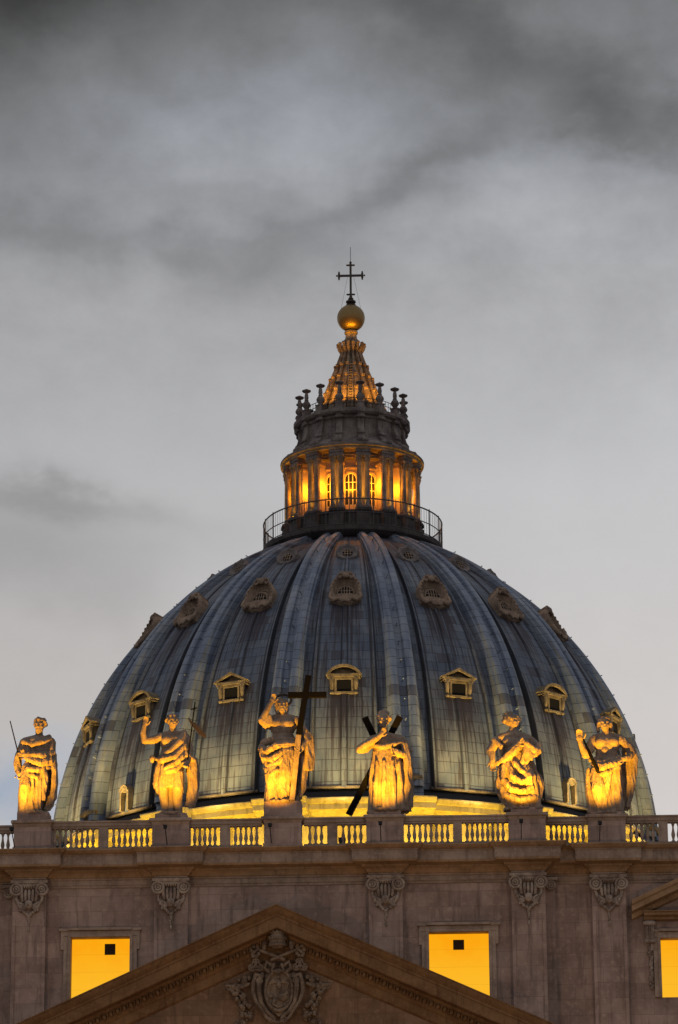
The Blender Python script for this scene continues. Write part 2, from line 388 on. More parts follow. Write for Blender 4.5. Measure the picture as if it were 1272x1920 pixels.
pil_src = None
def capital(parent, xc, yf):
    """ionic capital with volutes, fluted tongues, a winged head and a festoon"""
    t = MB(); Z = 46.5
    t.box(xc-1.1, xc+1.1, yf-.34, yf, Z+.22, Z+.40); t.box(xc-.98, xc+.98, yf-.26, yf, Z+.10, Z+.22)
    for s in (-1, 1):
        for R, r in ((.33, .085), (.16, .07)): t.torus((xc+s*.76, yf-.26, Z-.14), R, r, 18, 6)
        t.lathe([(.36, 0), (.36, .22)], (xc+s*.76, yf, Z-.14), 18, True, 'y'); t.ell((xc+s*.76, yf-.28, Z-.14), .09, 8, 6)
    for k in range(7): t.ell((xc-.42+.14*k, yf-.24, Z+.0), (.055, .08, .085), 8, 6)
    t.tube([(xc-.8, yf-.24, Z+.13), (xc, yf-.28, Z+.06), (xc+.8, yf-.24, Z+.13)], .05, 6)
    for k in range(5):
        x = xc-.44+.22*k; t.tube([(x, yf-.14, Z-.20), (x, yf-.20, Z-.5), (x*.9+xc*.1, yf-.16, Z-.80)], [.085, .1, .085], 8)
    cap = t.build('capital', M['carved'], parent, 50)
    f = MB()
    f.ell((xc, yf-.28, Z-1.06), (.23, .2, .28)); f.ell((xc, yf-.48, Z-1.1), (.05, .07, .09), 8, 6)
    f.ell((xc-.1, yf-.3, Z-.94), (.13, .13, .1), 8, 6); f.ell((xc+.1, yf-.3, Z-.94), (.13, .13, .1), 8, 6)
    f.ell((xc, yf-.3, Z-1.26), (.11, .12, .08), 8, 6)
    q = random.Random(int(xc*10))
    for s in (-1, 1):
        for k in range(4):      # wing feathers
            f.tube([(xc+s*.15, yf-.16, Z-1.18), (xc+s*(.40+.05*k), yf-.14, Z-1.02-.13*k), (xc+s*(.72-.07*k), yf-.06, Z-.78-.23*k)], [.10, .10, .05], 6)
        for k in range(13):     # festoon of fruit from the volute down to the middle
            a = k/12; x = xc+s*.78*(1-a**2.0)**.95; z = Z-.42-1.30*a**.92
            f.ell((x+q.uniform(-.03, .03), yf-.10-.06*sin(a*pi), z), q.uniform(.075, .125), 7, 5)
    for k in range(6): f.ell((xc+q.uniform(-.05, .05), yf-.06, Z-1.75-k*.13), .11-.012*k, 7, 5)
    f.tube([(xc, yf-.05, Z-2.45), (xc, yf-.07, Z-2.62)], [.07, .05], 6)
    f.build('festoon', M['carved'], cap, 50)
for xc, wy in PIL:
    m = MB(); yf = wy-.42
    m.box(xc-1.0, xc+1.0, yf, wy, 36.0, 46.6)
    for a, b in ((-1.0, -.80), (.80, 1.0)): m.box(xc+a, xc+b, yf-.07, yf, 36.0, 44.6)   # raised edges of the panelled shaft
    m.build_name = 'pilaster'
    p = m.build('pilaster', M['travertine'], fac, 0); capital(p, xc, yf)
    # half volute on the backing strip
for s in (-1, 1):
    m = MB(); x = s*16.12
    for R, r in ((.24, .08), (.10, .07)): m.torus((x, WY-.42, 46.36), R, r, 16, 6)
    m.lathe([(.28, 0), (.28, .2)], (x, WY-.2, 46.36), 16, True, 'y'); m.box(x-.4, x+.4, WY-.5, WY-.25, 46.66, 46.85)
    m.build('half_capital', M['carved'], fac, 50)

# crowning entablature, breaking forward over every pilaster
path = [(-45, WY)]
def ress(xc, wy, w=.78): return [(xc-w, wy), (xc-w, wy-.42), (xc+w, wy-.42), (xc+w, wy)]
path += ress(-19.53, WY)
path += [(-15.55, WY), (-15.55, FY-.42), (-13.99, FY-.42), (-13.99, FY)]
path += ress(-6.35, FY) + ress(6.35, FY)
path += [(13.99, FY), (13.99, FY-.42), (15.55, FY-.42), (15.55, WY)]
path += ress(19.53, WY) + [(45, WY)]
def band(name, prof, mat):
    MB().sweep(path, prof).build(name, mat, fac, 25)
band('architrave', [(-.1, 46.50), (.08, 46.50), (.08, 46.62), (.14, 46.66), (.14, 46.92), (.22, 46.96), (.22, 47.04)], M['trim'])
band('bed_moulding', [(.22, 47.04), (.30, 47.08), (.36, 47.20), (.52, 47.34), (.62, 47.38), (.62, 47.48), (1.10, 47.56), (1.14, 47.66)], M['lamplit_trim'])
band('corona', [(1.14, 47.66), (1.16, 47.70), (1.16, 48.20), (1.20, 48.22), (1.22, 48.28)], M['trim'])
band('cyma', [(1.22, 48.28), (1.30, 48.31), (1.40, 48.38), (1.47, 48.48), (1.50, 48.50), (1.50, 48.56), (-1.5, 48.62)], M['lamplit_trim'])
# lit windows in eared stone frames
def lit_window(x0, x1, z0, z1, wy, vent):
    m = MB(); f = wy-.16; e = .30
    m.box(x0-.42, x0, f, wy+.02, z0, z1+.04); m.box(x1, x1+.42, f, wy+.02, z0, z1+.04)
    m.box(x0-.58, x1+.58, f-.03, wy+.02, z1+.05, z1+.36)
    m.box(x0-.58, x0-.42, f-.03, wy+.02, z1-.75, z1+.05); m.box(x1+.42, x1+.58, f-.03, wy+.02, z1-.75, z1+.05)
    m.box(x0-.68, x0-.1, f-.12, wy+.02, z1+.36, z1+.50); m.box(x1+.1, x1+.68, f-.12, wy+.02, z1+.36, z1+.50)
    m.box(x0-.1, x1+.1, f-.2, wy+.02, z1+.38, z1+.53)
    m.box(x0-.16, x0, f-.06, f, z0, z1); m.box(x1, x1+.16, f-.06, f, z0, z1); m.box(x0-.16, x1+.16, f-.07, f-.001, z1+.002, z1+.16)
    w = m.build('window', M['trim'], fac, 0)
    p = MB(); p.box(x0-.02, x1+.02, wy+.58, wy+.65, z0-.02, z1+.02); p.build('pane', M['pane'], w, 0)
    if vent:
        v = MB(); v.box(vent[0], vent[1], wy+.50, wy+.579, vent[2]-.03, vent[3]-.03); v.build('vent', M['vent'], w, 0)
lit_window(-12.3, -8.8, 39.4, 43.55, FY, (-10.35, -9.72, 42.63, 43.28))
lit_window(8.86, 12.38, 39.4, 43.55, FY, (10.28, 10.93, 42.63, 43.22))
for s in (-1, 1):
    a, b = sorted((s*22.5, s*25.5)); lit_window(a, b, 39.65, 43.15, WY, None)
    xc = s*24.0; m = MB()
    # small triangular pediment on consoles over the wing window
    prof = [(.0, -1.05), (.25, -.98), (.35, -.72), (.85, -.62), (.88, -.30), (1.0, -.24), (1.08, -.02), (1.08, 0), (0, .02)]
    ap, sl = 46.72, .46
    rows = [[(xc+x, WY-d, ap-sl*abs(x)+h) for x in (-3.15, 0, 3.15)] for d, h in prof]
    m.rings(rows, False, False)
    for q in (-3.15, 3.15): m.put([(xc+q, WY-d, ap-sl*3.15+h) for d, h in prof], [tuple(range(len(prof)))])
    m.sweep([(xc-2.45, WY), (xc+2.45, WY)], [(.0, 44.20), (.35, 44.22), (.45, 44.36), (.8, 44.42), (.82, 44.56), (.95, 44.6), (.95, 44.64), (0, 44.66)])
    pd = m.build('pediment', M['lamplit_trim'], fac, 25)
    for q in (-1, 1):
        m = MB(); x = xc+q*2.12
        m.box(x-.24, x+.24, WY-.30, WY, 43.0, 44.20); m.tube([(x-.24, WY-.34, 44.0), (x+.24, WY-.34, 44.0)], .16, 10); m.tube([(x-.22, WY-.26, 42.95), (x+.22, WY-.26, 42.95)], .13, 10)
        for k in (-.12, 0, .12): m.box(x+k-.03, x+k+.03, WY-.37, WY-.3, 43.1, 43.9)
        qq = random.Random(3)
        for k in range(22): m.ell((x+qq.uniform(-.08, .08), WY-.1, 42.6-k*.115), qq.uniform(.09, .15), 7, 5)
        m.build('console', M['carved'], fac, 50)

# great pediment
AP, SL, PX = 44.86, .452, 16.2
TY = 207.15
def rake(name, prof, mat, smooth=25):
    m = MB(); rows = [[(x, TY-d, AP-SL*abs(x)+h) for x in (-PX, -PX*.5, 0, PX*.5, PX)] for d, h in prof]
    m.rings(rows, False, False); return m.build(name, mat, ped, smooth)
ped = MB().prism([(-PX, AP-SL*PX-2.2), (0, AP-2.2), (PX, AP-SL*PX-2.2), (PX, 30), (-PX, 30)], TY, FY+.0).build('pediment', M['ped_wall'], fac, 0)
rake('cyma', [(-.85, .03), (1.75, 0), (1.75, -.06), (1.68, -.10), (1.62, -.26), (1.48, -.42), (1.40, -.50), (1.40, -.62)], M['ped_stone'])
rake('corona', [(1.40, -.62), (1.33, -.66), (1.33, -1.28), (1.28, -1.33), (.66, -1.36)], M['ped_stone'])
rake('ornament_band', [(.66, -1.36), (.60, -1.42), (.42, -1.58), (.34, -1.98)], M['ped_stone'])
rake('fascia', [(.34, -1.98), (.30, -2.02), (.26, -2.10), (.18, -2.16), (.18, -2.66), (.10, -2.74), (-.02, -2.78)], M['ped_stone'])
for s in (-1, 1):
    m = MB()
    for k in range(1, 41):
        x = s*k*.39; z = AP-SL*abs(x)-1.74
        m.ell((x, TY-.50, z), (.12, .15, .18), 8, 6, Matrix.Rotation(s*.42, 3, 'Y')); m.tube([(x+.195, TY-.56, z-SL*.195*s+.14), (x+.195, TY-.46, z-SL*.195*s-.2)], [.04, .02], 5)
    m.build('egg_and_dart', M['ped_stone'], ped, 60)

# papal style coat of arms carved in the pediment
def cm(zx, zy, y=0.0): return Vector(((zx-636)*.00595, TY-.25-y, 43.07-(zy-424)*.00595))
arms = MB()
arms.prism([((cm(x, z)).x, cm(x, z).z) for x, z in ((520, 780), (640, 745), (780, 780), (800, 950), (760, 1120), (650, 1200), (540, 1120), (505, 950))], TY-.42, TY)
arms.torus(cm(650, 945, .28), 1.0, .10, 36, 8, 'y', 0, 2*pi, .80, 1.18)
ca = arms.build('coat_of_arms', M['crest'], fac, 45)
m = MB(); m.lathe([(.30, -.62), (.45, -.45), (.49, -.15), (.46, .15), (.36, .42), (.2, .58), (.06, .66)], cm(640, 430, .45), 18)
for z, r in ((-.45, .48), (-.08, .52), (.28, .45)):
    m.torus(cm(640, 430, .45)+Vector((0, 0, z)), r, .06, 20, 6, 'z')
    for k in range(12): m.ell(cm(640, 430, .45)+Vector((r*cos(k*pi/6), r*sin(k*pi/6), z+.1)), .06, 6, 5)
m.ell(cm(640, 320, .45), .08, 8, 6); m.beam(cm(640, 318, .45), cm(640, 296, .45), .05, .05)
m.build('tiara', M['crest'], ca, 50)
for s in (-1, 1):
    k = MB(); X = lambda a: 640+s*a
    k.tube([cm(X(-60), 640, .35), cm(X(170), 548, .35)], .10, 8)
    for a, b in ((205, 520), (235, 560), (190, 580), (240, 505), (262, 545), (210, 600), (245, 600)): k.ell(cm(X(a), b, .3), .13, 8, 6)
    k.tube([cm(X(190), 530, .3), cm(X(255), 580, .3)], .09, 8)
    k.tube([cm(X(130), 470, .25), cm(X(135), 520, .25)], .16, 8)
    k.build('key', M['crest'], ca, 50)
    c = MB()
    for a, b in ((215, 660), (180, 715), (255, 715), (218, 700)): c.torus(cm(X(a), b, .28), .17, .075, 14, 6); c.ell(cm(X(a), b, .2), .16, 8, 6)
    c.tube([cm(X(160), 800, .3), cm(X(215), 790, .35), cm(X(240), 860, .3), cm(X(245), 960, .3), cm(X(215), 1050, .3), cm(X(150), 1140, .3), cm(X(110), 1210, .25), cm(X(10), 1260, .25)], [.14, .15, .13, .12, .11, .10, .12, .10], 8)
    c.tube([cm(X(155), 780, .2), cm(X(185), 840, .35), cm(X(185), 940, .35), cm(X(165), 1060, .3), cm(X(110), 1150, .3), cm(X(40), 1210, .25)], [.12, .17, .14, .12, .12, .10], 8)
    c.torus(cm(X(180), 850, .42), .15, .06, 14, 6); c.torus(cm(X(60), 1230, .3), .16, .06, 14, 6)
    c.tube([cm(X(60), 700, .3), cm(X(110), 660, .35), cm(X(130), 720, .3), cm(X(90), 760, .3)], .11, 8)
    c.tube([cm(X(40), 690, .38), cm(X(60), 750, .38), cm(X(0), 770, .38)], .09, 8)
    c.build('cartouche_scroll', M['crest'], ca, 50)
    f = MB(); q = random.Random(5)
    for i in range(75):
        a = q.random(); zx = 300+60*sin(a*6)+q.uniform(-45, 75)+a*70; zy = 800+a*470
        f.ell(cm(X(zx), zy, q.uniform(-.1, .15)), q.uniform(.07, .17), 7, 5)
    for i in range(7): f.tube([cm(X(285+i*10), 870+i*5, .1), cm(X(380+i*22), 880+(i % 3)*22, .05), cm(X(440+i*14), 885+(i % 2)*14, .0)], [.1, .07, .03], 6)
    f.build('fruit_garland', M['crest'], ca, 50)
m = MB()   # eagle above a winged beast on the shield
m.ell(cm(650, 880, .22), (.16, .12, .30)); m.ell(cm(650, 815, .3), (.10, .1, .11)); m.tube([cm(655, 810, .38), cm(675, 825, .38)], [.05, .02], 6)
for s in (-1, 1):
    for k in range(4): m.tube([cm(650+s*20, 860, .2), cm(650+s*(60+12*k), 830+k*14, .24), cm(650+s*(85-4*k), 870+k*22, .2)], [.08, .07, .03], 6)
m.ell(cm(690, 1010, .22), (.30, .13, .24)); m.ell(cm(610, 1030, .2), (.16, .1, .14)); m.tube([cm(610, 1030, .25), cm(590, 1080, .25), cm(640, 1110, .25), cm(690, 1090, .25)], [.1, .09, .07, .04], 8)
m.tube([cm(690, 1000, .28), cm(730, 965, .25), cm(745, 1000, .2)], [.12, .1, .04], 8); m.ell(cm(570, 1000, .2), (.14, .1, .12))
m.build('shield_relief', M['crest'], ca, 50)

# ------------------------------------------------------------------ balustrade
def bal_y(x): return (FY if abs(x) < 16.9 else WY) - .78
bal_src = MB().lathe([(.125, 0), (.125, .09), (.075, .13), (.062, .2), (.085, .30), (.118, .44), (.112, .54), (.082, .68), (.060, .82), (.052, .94), (.062, 1.0), (.085, 1.03), (.06, 1.07), (.11, 1.10), (.11, 1.2)], n=10)
bal_mesh = None
def balustrade(x0, x1, piers, label):
    global bal_mesh
    y = bal_y((x0+x1)/2); t = thing('balustrade', ((x0+x1)/2, y, 48.60), label, 'balustrade', 'balustrade lengths along the roof edge')
    m = MB(); m.box(x0, x1, y-.24, y+.24, 48.60, 48.76); m.build('plinth', M['trim'], t, 0)
    m = MB(); m.sweep([(x0, y), (x1, y)], [(-.2, 49.93), (.17, 49.93), (.17, 50.02), (.24, 50.06), (.24, 50.24), (.30, 50.27), (.30, 50.36), (-.2, 50.39)])
    m.box(x0, x1, y-.14, y+.24, 49.94, 50.385); m.build('handrail', M['trim'], t, 0)
    edges = [x0]
    for a, b in piers:
        m = MB(); m.box(a, b, y-.19, y+.19, 48.75, 49.94); m.build('pier', M['trim'], t, 0); edges += [a, b]
    edges.append(x1)
    for a, b in zip(edges[::2], edges[1::2]):
        n = max(1, int(round((b-a)/.32))-1+1); st = (b-a)/n
        for k in range(n):
            x = a+st*(k+.5)-st*.5
            if k == 0: continue
            if bal_mesh is None:
                o = bal_src.build('baluster', M['trim'], t, 50, local=True); bal_mesh = o.data
            else:
                o = bpy.data.objects.new('baluster', bal_mesh); COL.objects.link(o); o.parent = t
            o.location = (x-(x0+x1)/2, 0, .14); 
balustrade(-34.0, -15.85, [(-19.3, -18.75), (-23.1, -22.5), (-27, -26.4), (-31, -30.4)], 'far left balustrade length with pale sky showing between its balusters')
balustrade(-13.62, -7.44, [(-10.67, -10.10)], 'balustrade between the statue with the sword and the statue with raised bent arm')
balustrade(-5.24, -.94, [(-3.43, -2.83)], 'balustrade left of the tall cross statue, right of the cloaked bare legged statue')
balustrade(1.56, 5.28, [(2.94, 3.54)], 'short balustrade right of the tall cross statue')
balustrade(7.46, 13.66, [(10.40, 10.93)], 'longest brightly lit balustrade, right of the statue with the diagonal cross')
balustrade(15.9, 18.42, [], 'shortest balustrade between the two statues at the right')
balustrade(20.62, 44.0, [(22.58, 23.12), (26.0, 26.6), (30.0, 30.6), (34, 34.6), (38, 38.6)], 'balustrade running out of the picture at the far right')

PED = [(-14.57, 50.92, 'pedestal under the statue with the sword'), (-6.34, 50.72, 'pedestal under the bare legged statue with raised bent arm'),
       (.31, 51.34, 'tallest pedestal, under the statue holding the tall cross'), (6.37, 50.72, 'pedestal under the statue with the diagonal cross'),
       (14.78, 50.74, 'pedestal under the twisting statue in swirling robes'), (19.52, 50.58, 'pedestal under the bare chested statue with a raised hand')]
for xc, top, lab in PED:
    y = bal_y(xc)+.0; y0 = y-.5
    t = thing('pedestal', (xc, y, 48.6), 'stone ' + lab, 'pedestal', 'statue pedestals in the balustrade'); m = MB()
    m.box(xc-1.1, xc+1.1, y0, y+.9, 48.60, 50.10); m.box(xc-1.16, xc+1.16, y0-.05, y+.95, 48.6, 48.78)
    m.build('dado', M['travertine'], t, 0)
    m = MB(); m.sweep([(xc-1.06, y+.9), (xc-1.06, y0), (xc+1.06, y0), (xc+1.06, y+.9)], [(0, 50.0), (.06, 50.10), (.08, 50.16), (.20, 50.22), (.20, 50.36), (.14, 50.40), (-1.0, 50.42)]); m.build('cap', M['trim'], t, 0)
    m = MB(); w = .95 if xc != .31 else 1.12
    m.box(xc-w, xc+w, y0+.1, y+.85, 50.40, top); m.build('upper_block', M['travertine'], t, 0)

# ------------------------------------------------------------------ statues
U = 104.0
class Sculpt(MB):
    def __init__(s, cx, fy): super().__init__(); s.cx = cx; s.fy = fy
    def P(s, px, py, d=0.0): return Vector(((px-s.cx)/U, -d/U, (s.fy-py)/(U*.975)))
    def limb(s, pts, r, **k): return s.tube([s.P(*p) for p in pts], [q/U for q in r] if hasattr(r, '__len__') else r/U, k.pop('n', 12), **k)
    def blob(s, px, py, d, rx, ry, rz, rot=None): return s.ell(s.P(px, py, d), (rx/U, ry/U, rz/U), 14, 9, rot)
    def fold(s, pts, r, flat=.55):      # a roll of cloth
        return s.tube([s.P(*p) for p in pts], [q/U for q in r] if hasattr(r, '__len__') else r/U, 8)
    def skirt(s, rows, pleats=9, amp=.10, ph=0.0, n=72):
        R = []
        for k, (px, py, rx, ry, a) in enumerate(rows):
            c = s.P(px, py); ring = []
            for j in range(n):
                t = 2*pi*j/n; w = 1 + amp*a*(.65*sin(t*pleats+ph+.5*sin(k*.9+t*2)) + .35*sin(t*(pleats*2-3)+ph*2+k*.35))
                ring.append((c.x+rx/U*w*cos(t), c.y+ry/U*w*sin(t), c.z))
            R.append(ring)
        # smooth extra rows
        return s.rings(R)
    def cloth(s, rows, th=.05):         # hanging sheet: rows of points, given thickness
        rows = [[s.P(*p) for p in r] for r in rows]; n = len(rows[0]); top = []; bot = []
        for i, r in enumerate(rows):
            a, b = [], []
            for j, p in enumerate(r):
                du = rows[i][min(j+1, n-1)]-rows[i][max(j-1, 0)]; dv = rows[min(i+1, len(rows)-1)][j]-rows[max(i-1, 0)][j]
                nn = du.cross(dv); nn = nn.normalized() if nn.length > 1e-6 else Vector((0, -1, 0))
                a.append(p+nn*th/2); b.append(p-nn*th/2)
            top.append(a); bot.append(b)
        R = []
        for a, b in zip(top, bot): R.append(a+b[::-1])
        return s.rings(R)
    def hand(s, px, py, d, ang, fwd=0.0, curl=.5, sz=1.0, thumb=1):
        """palm with five separate bent fingers; ang = direction of the fingers in the picture plane (degrees, 90 = up)"""
        c = s.P(px, py, d); a = radians(ang); t = Vector((cos(a)*cos(fwd), -sin(fwd), sin(a)*cos(fwd))); sd = Vector((-sin(a), 0, cos(a)))
        nn = t.cross(sd).normalized(); k = .105*sz
        if nn.y > 0: nn = -nn
        s.ell(c + t*k*.45, (k*.50, k*.30, k*.50), 10, 7)
        for i, L in enumerate((.62, .78, .82, .7)):
            b = c + t*k*.8 + sd*k*(-.36+.24*i)*thumb; q1 = b + t*k*L*.5; q2 = q1 + (t*cos(curl)+nn*sin(curl))*k*L*.4; q3 = q2 + (t*cos(curl*2)+nn*sin(curl*2))*k*L*.3
            s.tube([b, q1, q2, q3], [k*.13, k*.125, k*.115, k*.09], 6)
        b = c + t*k*.2 - sd*k*.42*thumb
        s.tube([b, b+(t*.6-sd*.6*thumb+nn*.3)*k*.45, b+(t*1.0-sd*.6*thumb+nn*.5)*k*.75], [k*.16, k*.14, k*.1], 6)
    def head(s, px, py, d, w=11.5, h=15.5, yaw=0.0, roll=0.0, pitch=0.0, beard=0, hair='short', seed=1):
        """skull, brow, eye hollows, nose, lips, ears; yaw > 0 turns the face to picture right"""
        c = s.P(px, py, d); Rm = Matrix.Rotation(roll, 3, 'Y') @ Matrix.Rotation(yaw, 3, 'Z') @ Matrix.Rotation(-pitch, 3, 'X'); k = h/U
        def e(x, y, z, rx, ry, rz): s.ell(c + Rm @ Vector((x*k, y*k, z*k)), (rx*k, ry*k, rz*k), 12, 8, Rm)
        e(0, .06, .22, .66, .78, .74); e(0, -.20, -.22, .52, .56, .66); e(0, -.36, -.62, .28, .30, .24)
        e(0, -.74, -.12, .105, .16, .22); e(0, -.84, -.24, .13, .13, .09)
        for q in (-1, 1):
            e(q*.24, -.64, .14, .24, .13, .075); e(q*.25, -.62, -.04, .10, .08, .07); e(q*.36, -.50, -.24, .16, .18, .18); e(q*.60, .0, -.10, .08, .16, .20)
        e(0, -.70, -.46, .17, .10, .045); e(0, -.68, -.55, .15, .10, .05)
        q = random.Random(seed)
        nh = 46 if hair != 'none' else 0
        for i in range(nh):
            a = q.uniform(0, 2*pi); z = q.uniform(-.45 if hair == 'long' else -.15, 1.0); rr = sqrt(max(0.02, 1-(max(z, 0)*.95)**2))
            x, y = .68*rr*cos(a), .10+.80*rr*sin(a)
            if y < -.30 and z < .52: continue
            e(x, y, .18+z*.72, q.uniform(.13, .24), q.uniform(.13, .22), q.uniform(.12, .22))
        if hair == 'long':
            for sd in (-1, 1):
                for i in range(4): s.tube([c+Rm @ Vector((sd*.58*k, (.0+.12*i)*k, .3*k)), c+Rm @ Vector((sd*(.66+.04*i)*k, (.02+.14*i)*k, -.35*k)), c+Rm @ Vector((sd*(.56+.03*i)*k, (-.05+.16*i)*k, -.95*k))], [.13*k, .14*k, .08*k], 6)
        for i in range(int(26*beard)):
            a = q.uniform(-1.25, 1.25); z = q.uniform(0, 1)
            e(.46*sin(a)*(1-.45*z), -.12-.52*cos(a)*(1-.2*z), -.52-.50*z*beard, .13, .13, .17)
        return c
    def finish(s, name, parent, origin, scale, voxel=.0095, folds=None, mat='statue'):
        me = bpy.data.meshes.new(name); me.from_pydata([tuple(p) for p in s.v], [], s.f)
        bm = bmesh.new(); bm.from_mesh(me); bmesh.ops.recalc_face_normals(bm, faces=bm.faces); bm.to_mesh(me); bm.free()
        ob = bpy.data.objects.new(name, me); COL.objects.link(ob)
        r = ob.modifiers.new('r', 'REMESH'); r.mode = 'VOXEL'; r.voxel_size = voxel
        q = ob.modifiers.new('s', 'SMOOTH'); q.factor = .5; q.iterations = 1
        dg = bpy.context.evaluated_depsgraph_get(); me2 = bpy.data.meshes.new_from_object(ob.evaluated_get(dg))
        ob.modifiers.clear(); ob.data = me2; bpy.data.meshes.remove(me); me2.name = name
        nr = [v.normal.copy() for v in me2.vertices]
        for v, n_ in zip(me2.vertices, nr):
            p = v.co
            amp = folds(p) if folds else 0
            if amp:
                w = noise.noise(Vector((p.x*11+p.z*1.5, p.y*11, p.z*2.4))); w = (1-abs(w)*2.4) + .5*(1-abs(noise.noise(Vector((p.x*21, p.y*21, p.z*5+4))))*2.4)
                v.co = p + n_*(amp*(w-.6))
        for v in me2.vertices: v.co = v.co*scale
        me2.materials.clear(); me2.materials.append(M[mat]); me2.polygons.foreach_set('use_smooth', [True]*len(me2.polygons))
        ob.parent = parent
        return ob
SCL = 3.28
def statue(label, xc, zt, dy=0.0):
    return thing('statue', (xc, bal_y(xc)+.2+dy, zt), label, 'statue')
def beam_part(s, t, name, p, q, w, mat, d=None):
    m = MB(); m.beam(s.P(*p)*SCL, s.P(*q)*SCL, w/U*SCL, (d or w)/U*SCL); return m.build(name, M[mat], t, 0, local=True)
def rod_part(s, t, name, pts, r, mat, n=8):
    m = MB(); m.tube([s.P(*p)*SCL for p in pts], [q/U*SCL for q in r] if hasattr(r, '__len__') else r/U*SCL, n); return m.build(name, M[mat], t, 50, local=True)
def base_block(s, w, d=22, h=4):
    s.skirt([(s.cx, s.fy+2, w, d, .3), (s.cx, s.fy-h*.5, w, d, .3), (s.cx, s.fy-h, w*.9, d*.9, .3)], 7, .06)

# 1: bearded figure with sword
s = Sculpt(68, 1526); base_block(s, 26)
s.skirt([(58, 1526, 22, 17, 1), (58, 1500, 22, 18, 1), (60, 1475, 23, 19, 1), (64, 1450, 24, 19, .8), (68, 1428, 22, 17, .5), (69, 1412, 21, 16, .3)], 8, .10, .4)
s.limb([(52, 1440, 12), (50, 1478, 20), (48, 1500, 14), (45, 1526, 10)], [11, 11.5, 9, 8])          # forward knee
s.limb([(76, 1440, 8), (74, 1485, 10), (72, 1524, 8)], [11, 10, 9])
s.blob(68, 1404, 0, 25, 17, 26); s.blob(62, 1392, 10, 11, 9, 12); s.blob(80, 1394, 8, 11, 9, 12); s.limb([(45, 1388, 0), (70, 1383, 0), (93, 1389, 0)], [9, 10, 10]); s.limb([(72, 1384, 1), (73, 1372, 3)], [8, 7])
s.head(74, 1358, 5, 11.5, 16.5, -.12, .05, -.12, 1.0, 'short', 11)
s.limb([(44, 1390, 0), (35, 1416, 3), (33, 1432, 6), (36, 1449, 12)], [9, 7.5, 7, 5.5]); s.hand(37, 1449, 13, -70, .3, .7)
s.limb([(95, 1390, 0), (97, 1416, 6), (80, 1420, 19), (58, 1417, 20), (47, 1417, 15)], [10, 9, 8, 6.5, 5]); s.hand(50, 1417, 18, 180, 0, .5, 1, -1)
s.fold([(95, 1428, 10), (78, 1434, 20), (62, 1428, 20), (47, 1420, 15)], [9, 8, 7, 5]); s.fold([(90, 1440, 10), (72, 1447, 20), (55, 1446, 22), (44, 1452, 17)], [6, 6, 6, 5])
s.fold([(86, 1448, 8), (70, 1460, 19), (58, 1456, 23), (48, 1460, 20)], [5, 5, 5, 4]); s.fold([(80, 1430, 16), (88, 1460, 15), (84, 1500, 13)], [5, 5, 4]); s.fold([(62, 1460, 20), (66, 1490, 17), (62, 1522, 16)], [4, 4, 4])
s.cloth([[(80, 1385, -12), (96, 1386, -4), (98, 1392, 8)], [(82, 1420, -14), (102, 1420, -4), (101, 1424, 10)], [(80, 1460, -15), (105, 1462, -6), (102, 1466, 8)], [(80, 1490, -15), (103, 1492, -8), (99, 1496, 5)], [(78, 1518, -13), (93, 1515, -6), (88, 1519, 3)]], .10)
s.fold([(44, 1389, 8), (62, 1398, 16), (82, 1392, 15), (95, 1385, 6)], [5, 6, 6, 5]); s.fold([(70, 1384, -10), (92, 1380, -2), (92, 1388, 6)], [6, 7, 6])
t = statue('leftmost statue, bearded figure in long robe holding a slender sword that points up left', -14.5, 50.92)
s.finish('figure', t, None, SCL, folds=lambda p: .018 if p.z < 1.15 else .006 if p.z < 1.40 else 0)
rod_part(s, t, 'sword', [(17.5, 1350, 10), (44, 1446, 18)], [1.0, 1.5], 'iron')

# 2: half naked figure with a thin cross staff
s = Sculpt(318, 1529); base_block(s, 28)
s.limb([(303, 1452, 4), (302, 1478, 8), (305, 1502, 2), (306, 1524, 2)], [12, 10, 9, 5.5]); s.blob(304, 1527, 9, 7, 13, 4)
s.limb([(330, 1452, 6), (331, 1480, 10), (330, 1502, 3), (334, 1524, 2)], [13, 11, 9.5, 6]); s.blob(330, 1527, 9, 7, 13, 4)
s.limb([(316, 1465, -8), (316, 1527, -8)], [9, 10])
s.skirt([(312, 1478, 26, 16, 1), (312, 1460, 27, 19, 1), (313, 1440, 27, 18, .8), (315, 1420, 23, 15, .4)], 9, .10)
s.limb([(294, 1440, 4), (290, 1470, 6), (293, 1484, 4)], [7, 7, 5])
s.blob(316, 1414, 0, 20, 14, 22); s.blob(318, 1392, 1, 22, 15, 20); s.blob(309, 1388, 11, 10, 7, 9); s.blob(330, 1388, 11, 10, 7, 9)
s.limb([(299, 1379, 0), (320, 1374, 0), (341, 1379, 0)], [8, 8, 9]); s.limb([(319, 1378, 1), (319, 1362, 2)], [7.5, 7])
s.head(319, 1352, 4, 11.5, 15.5, .55, 0, .05, 0, 'short', 5)
s.limb([(299, 1379, 0), (282, 1387, 7), (267, 1389, 10)], [8.5, 8, 6.5]); s.limb([(267, 1389, 10), (264, 1374, 14), (267, 1360, 16)], [6.5, 5.5, 4.5]); s.hand(267, 1361, 16, 75, .2, .6)
s.limb([(343, 1380, 0), (351, 1405, 2), (350, 1426, 10), (349, 1434, 16)], [9.5, 8.5, 7, 5]); s.hand(348, 1432, 18, -100, .4, 1.0)
s.fold([(341, 1374, 6), (336, 1392, 15), (318, 1412, 18), (298, 1421, 12)], [7, 7, 7, 6]); s.fold([(345, 1384, 6), (342, 1404, 15), (325, 1424, 21), (302, 1428, 19), (292, 1424, 10)], [6, 6, 7, 7, 5])
s.fold([(348, 1400, 8), (340, 1424, 18), (322, 1438, 22), (308, 1444, 20)], [5, 6, 6, 4]); s.fold([(340, 1432, 12), (326, 1447, 20), (312, 1450, 20)], [5, 5, 4])
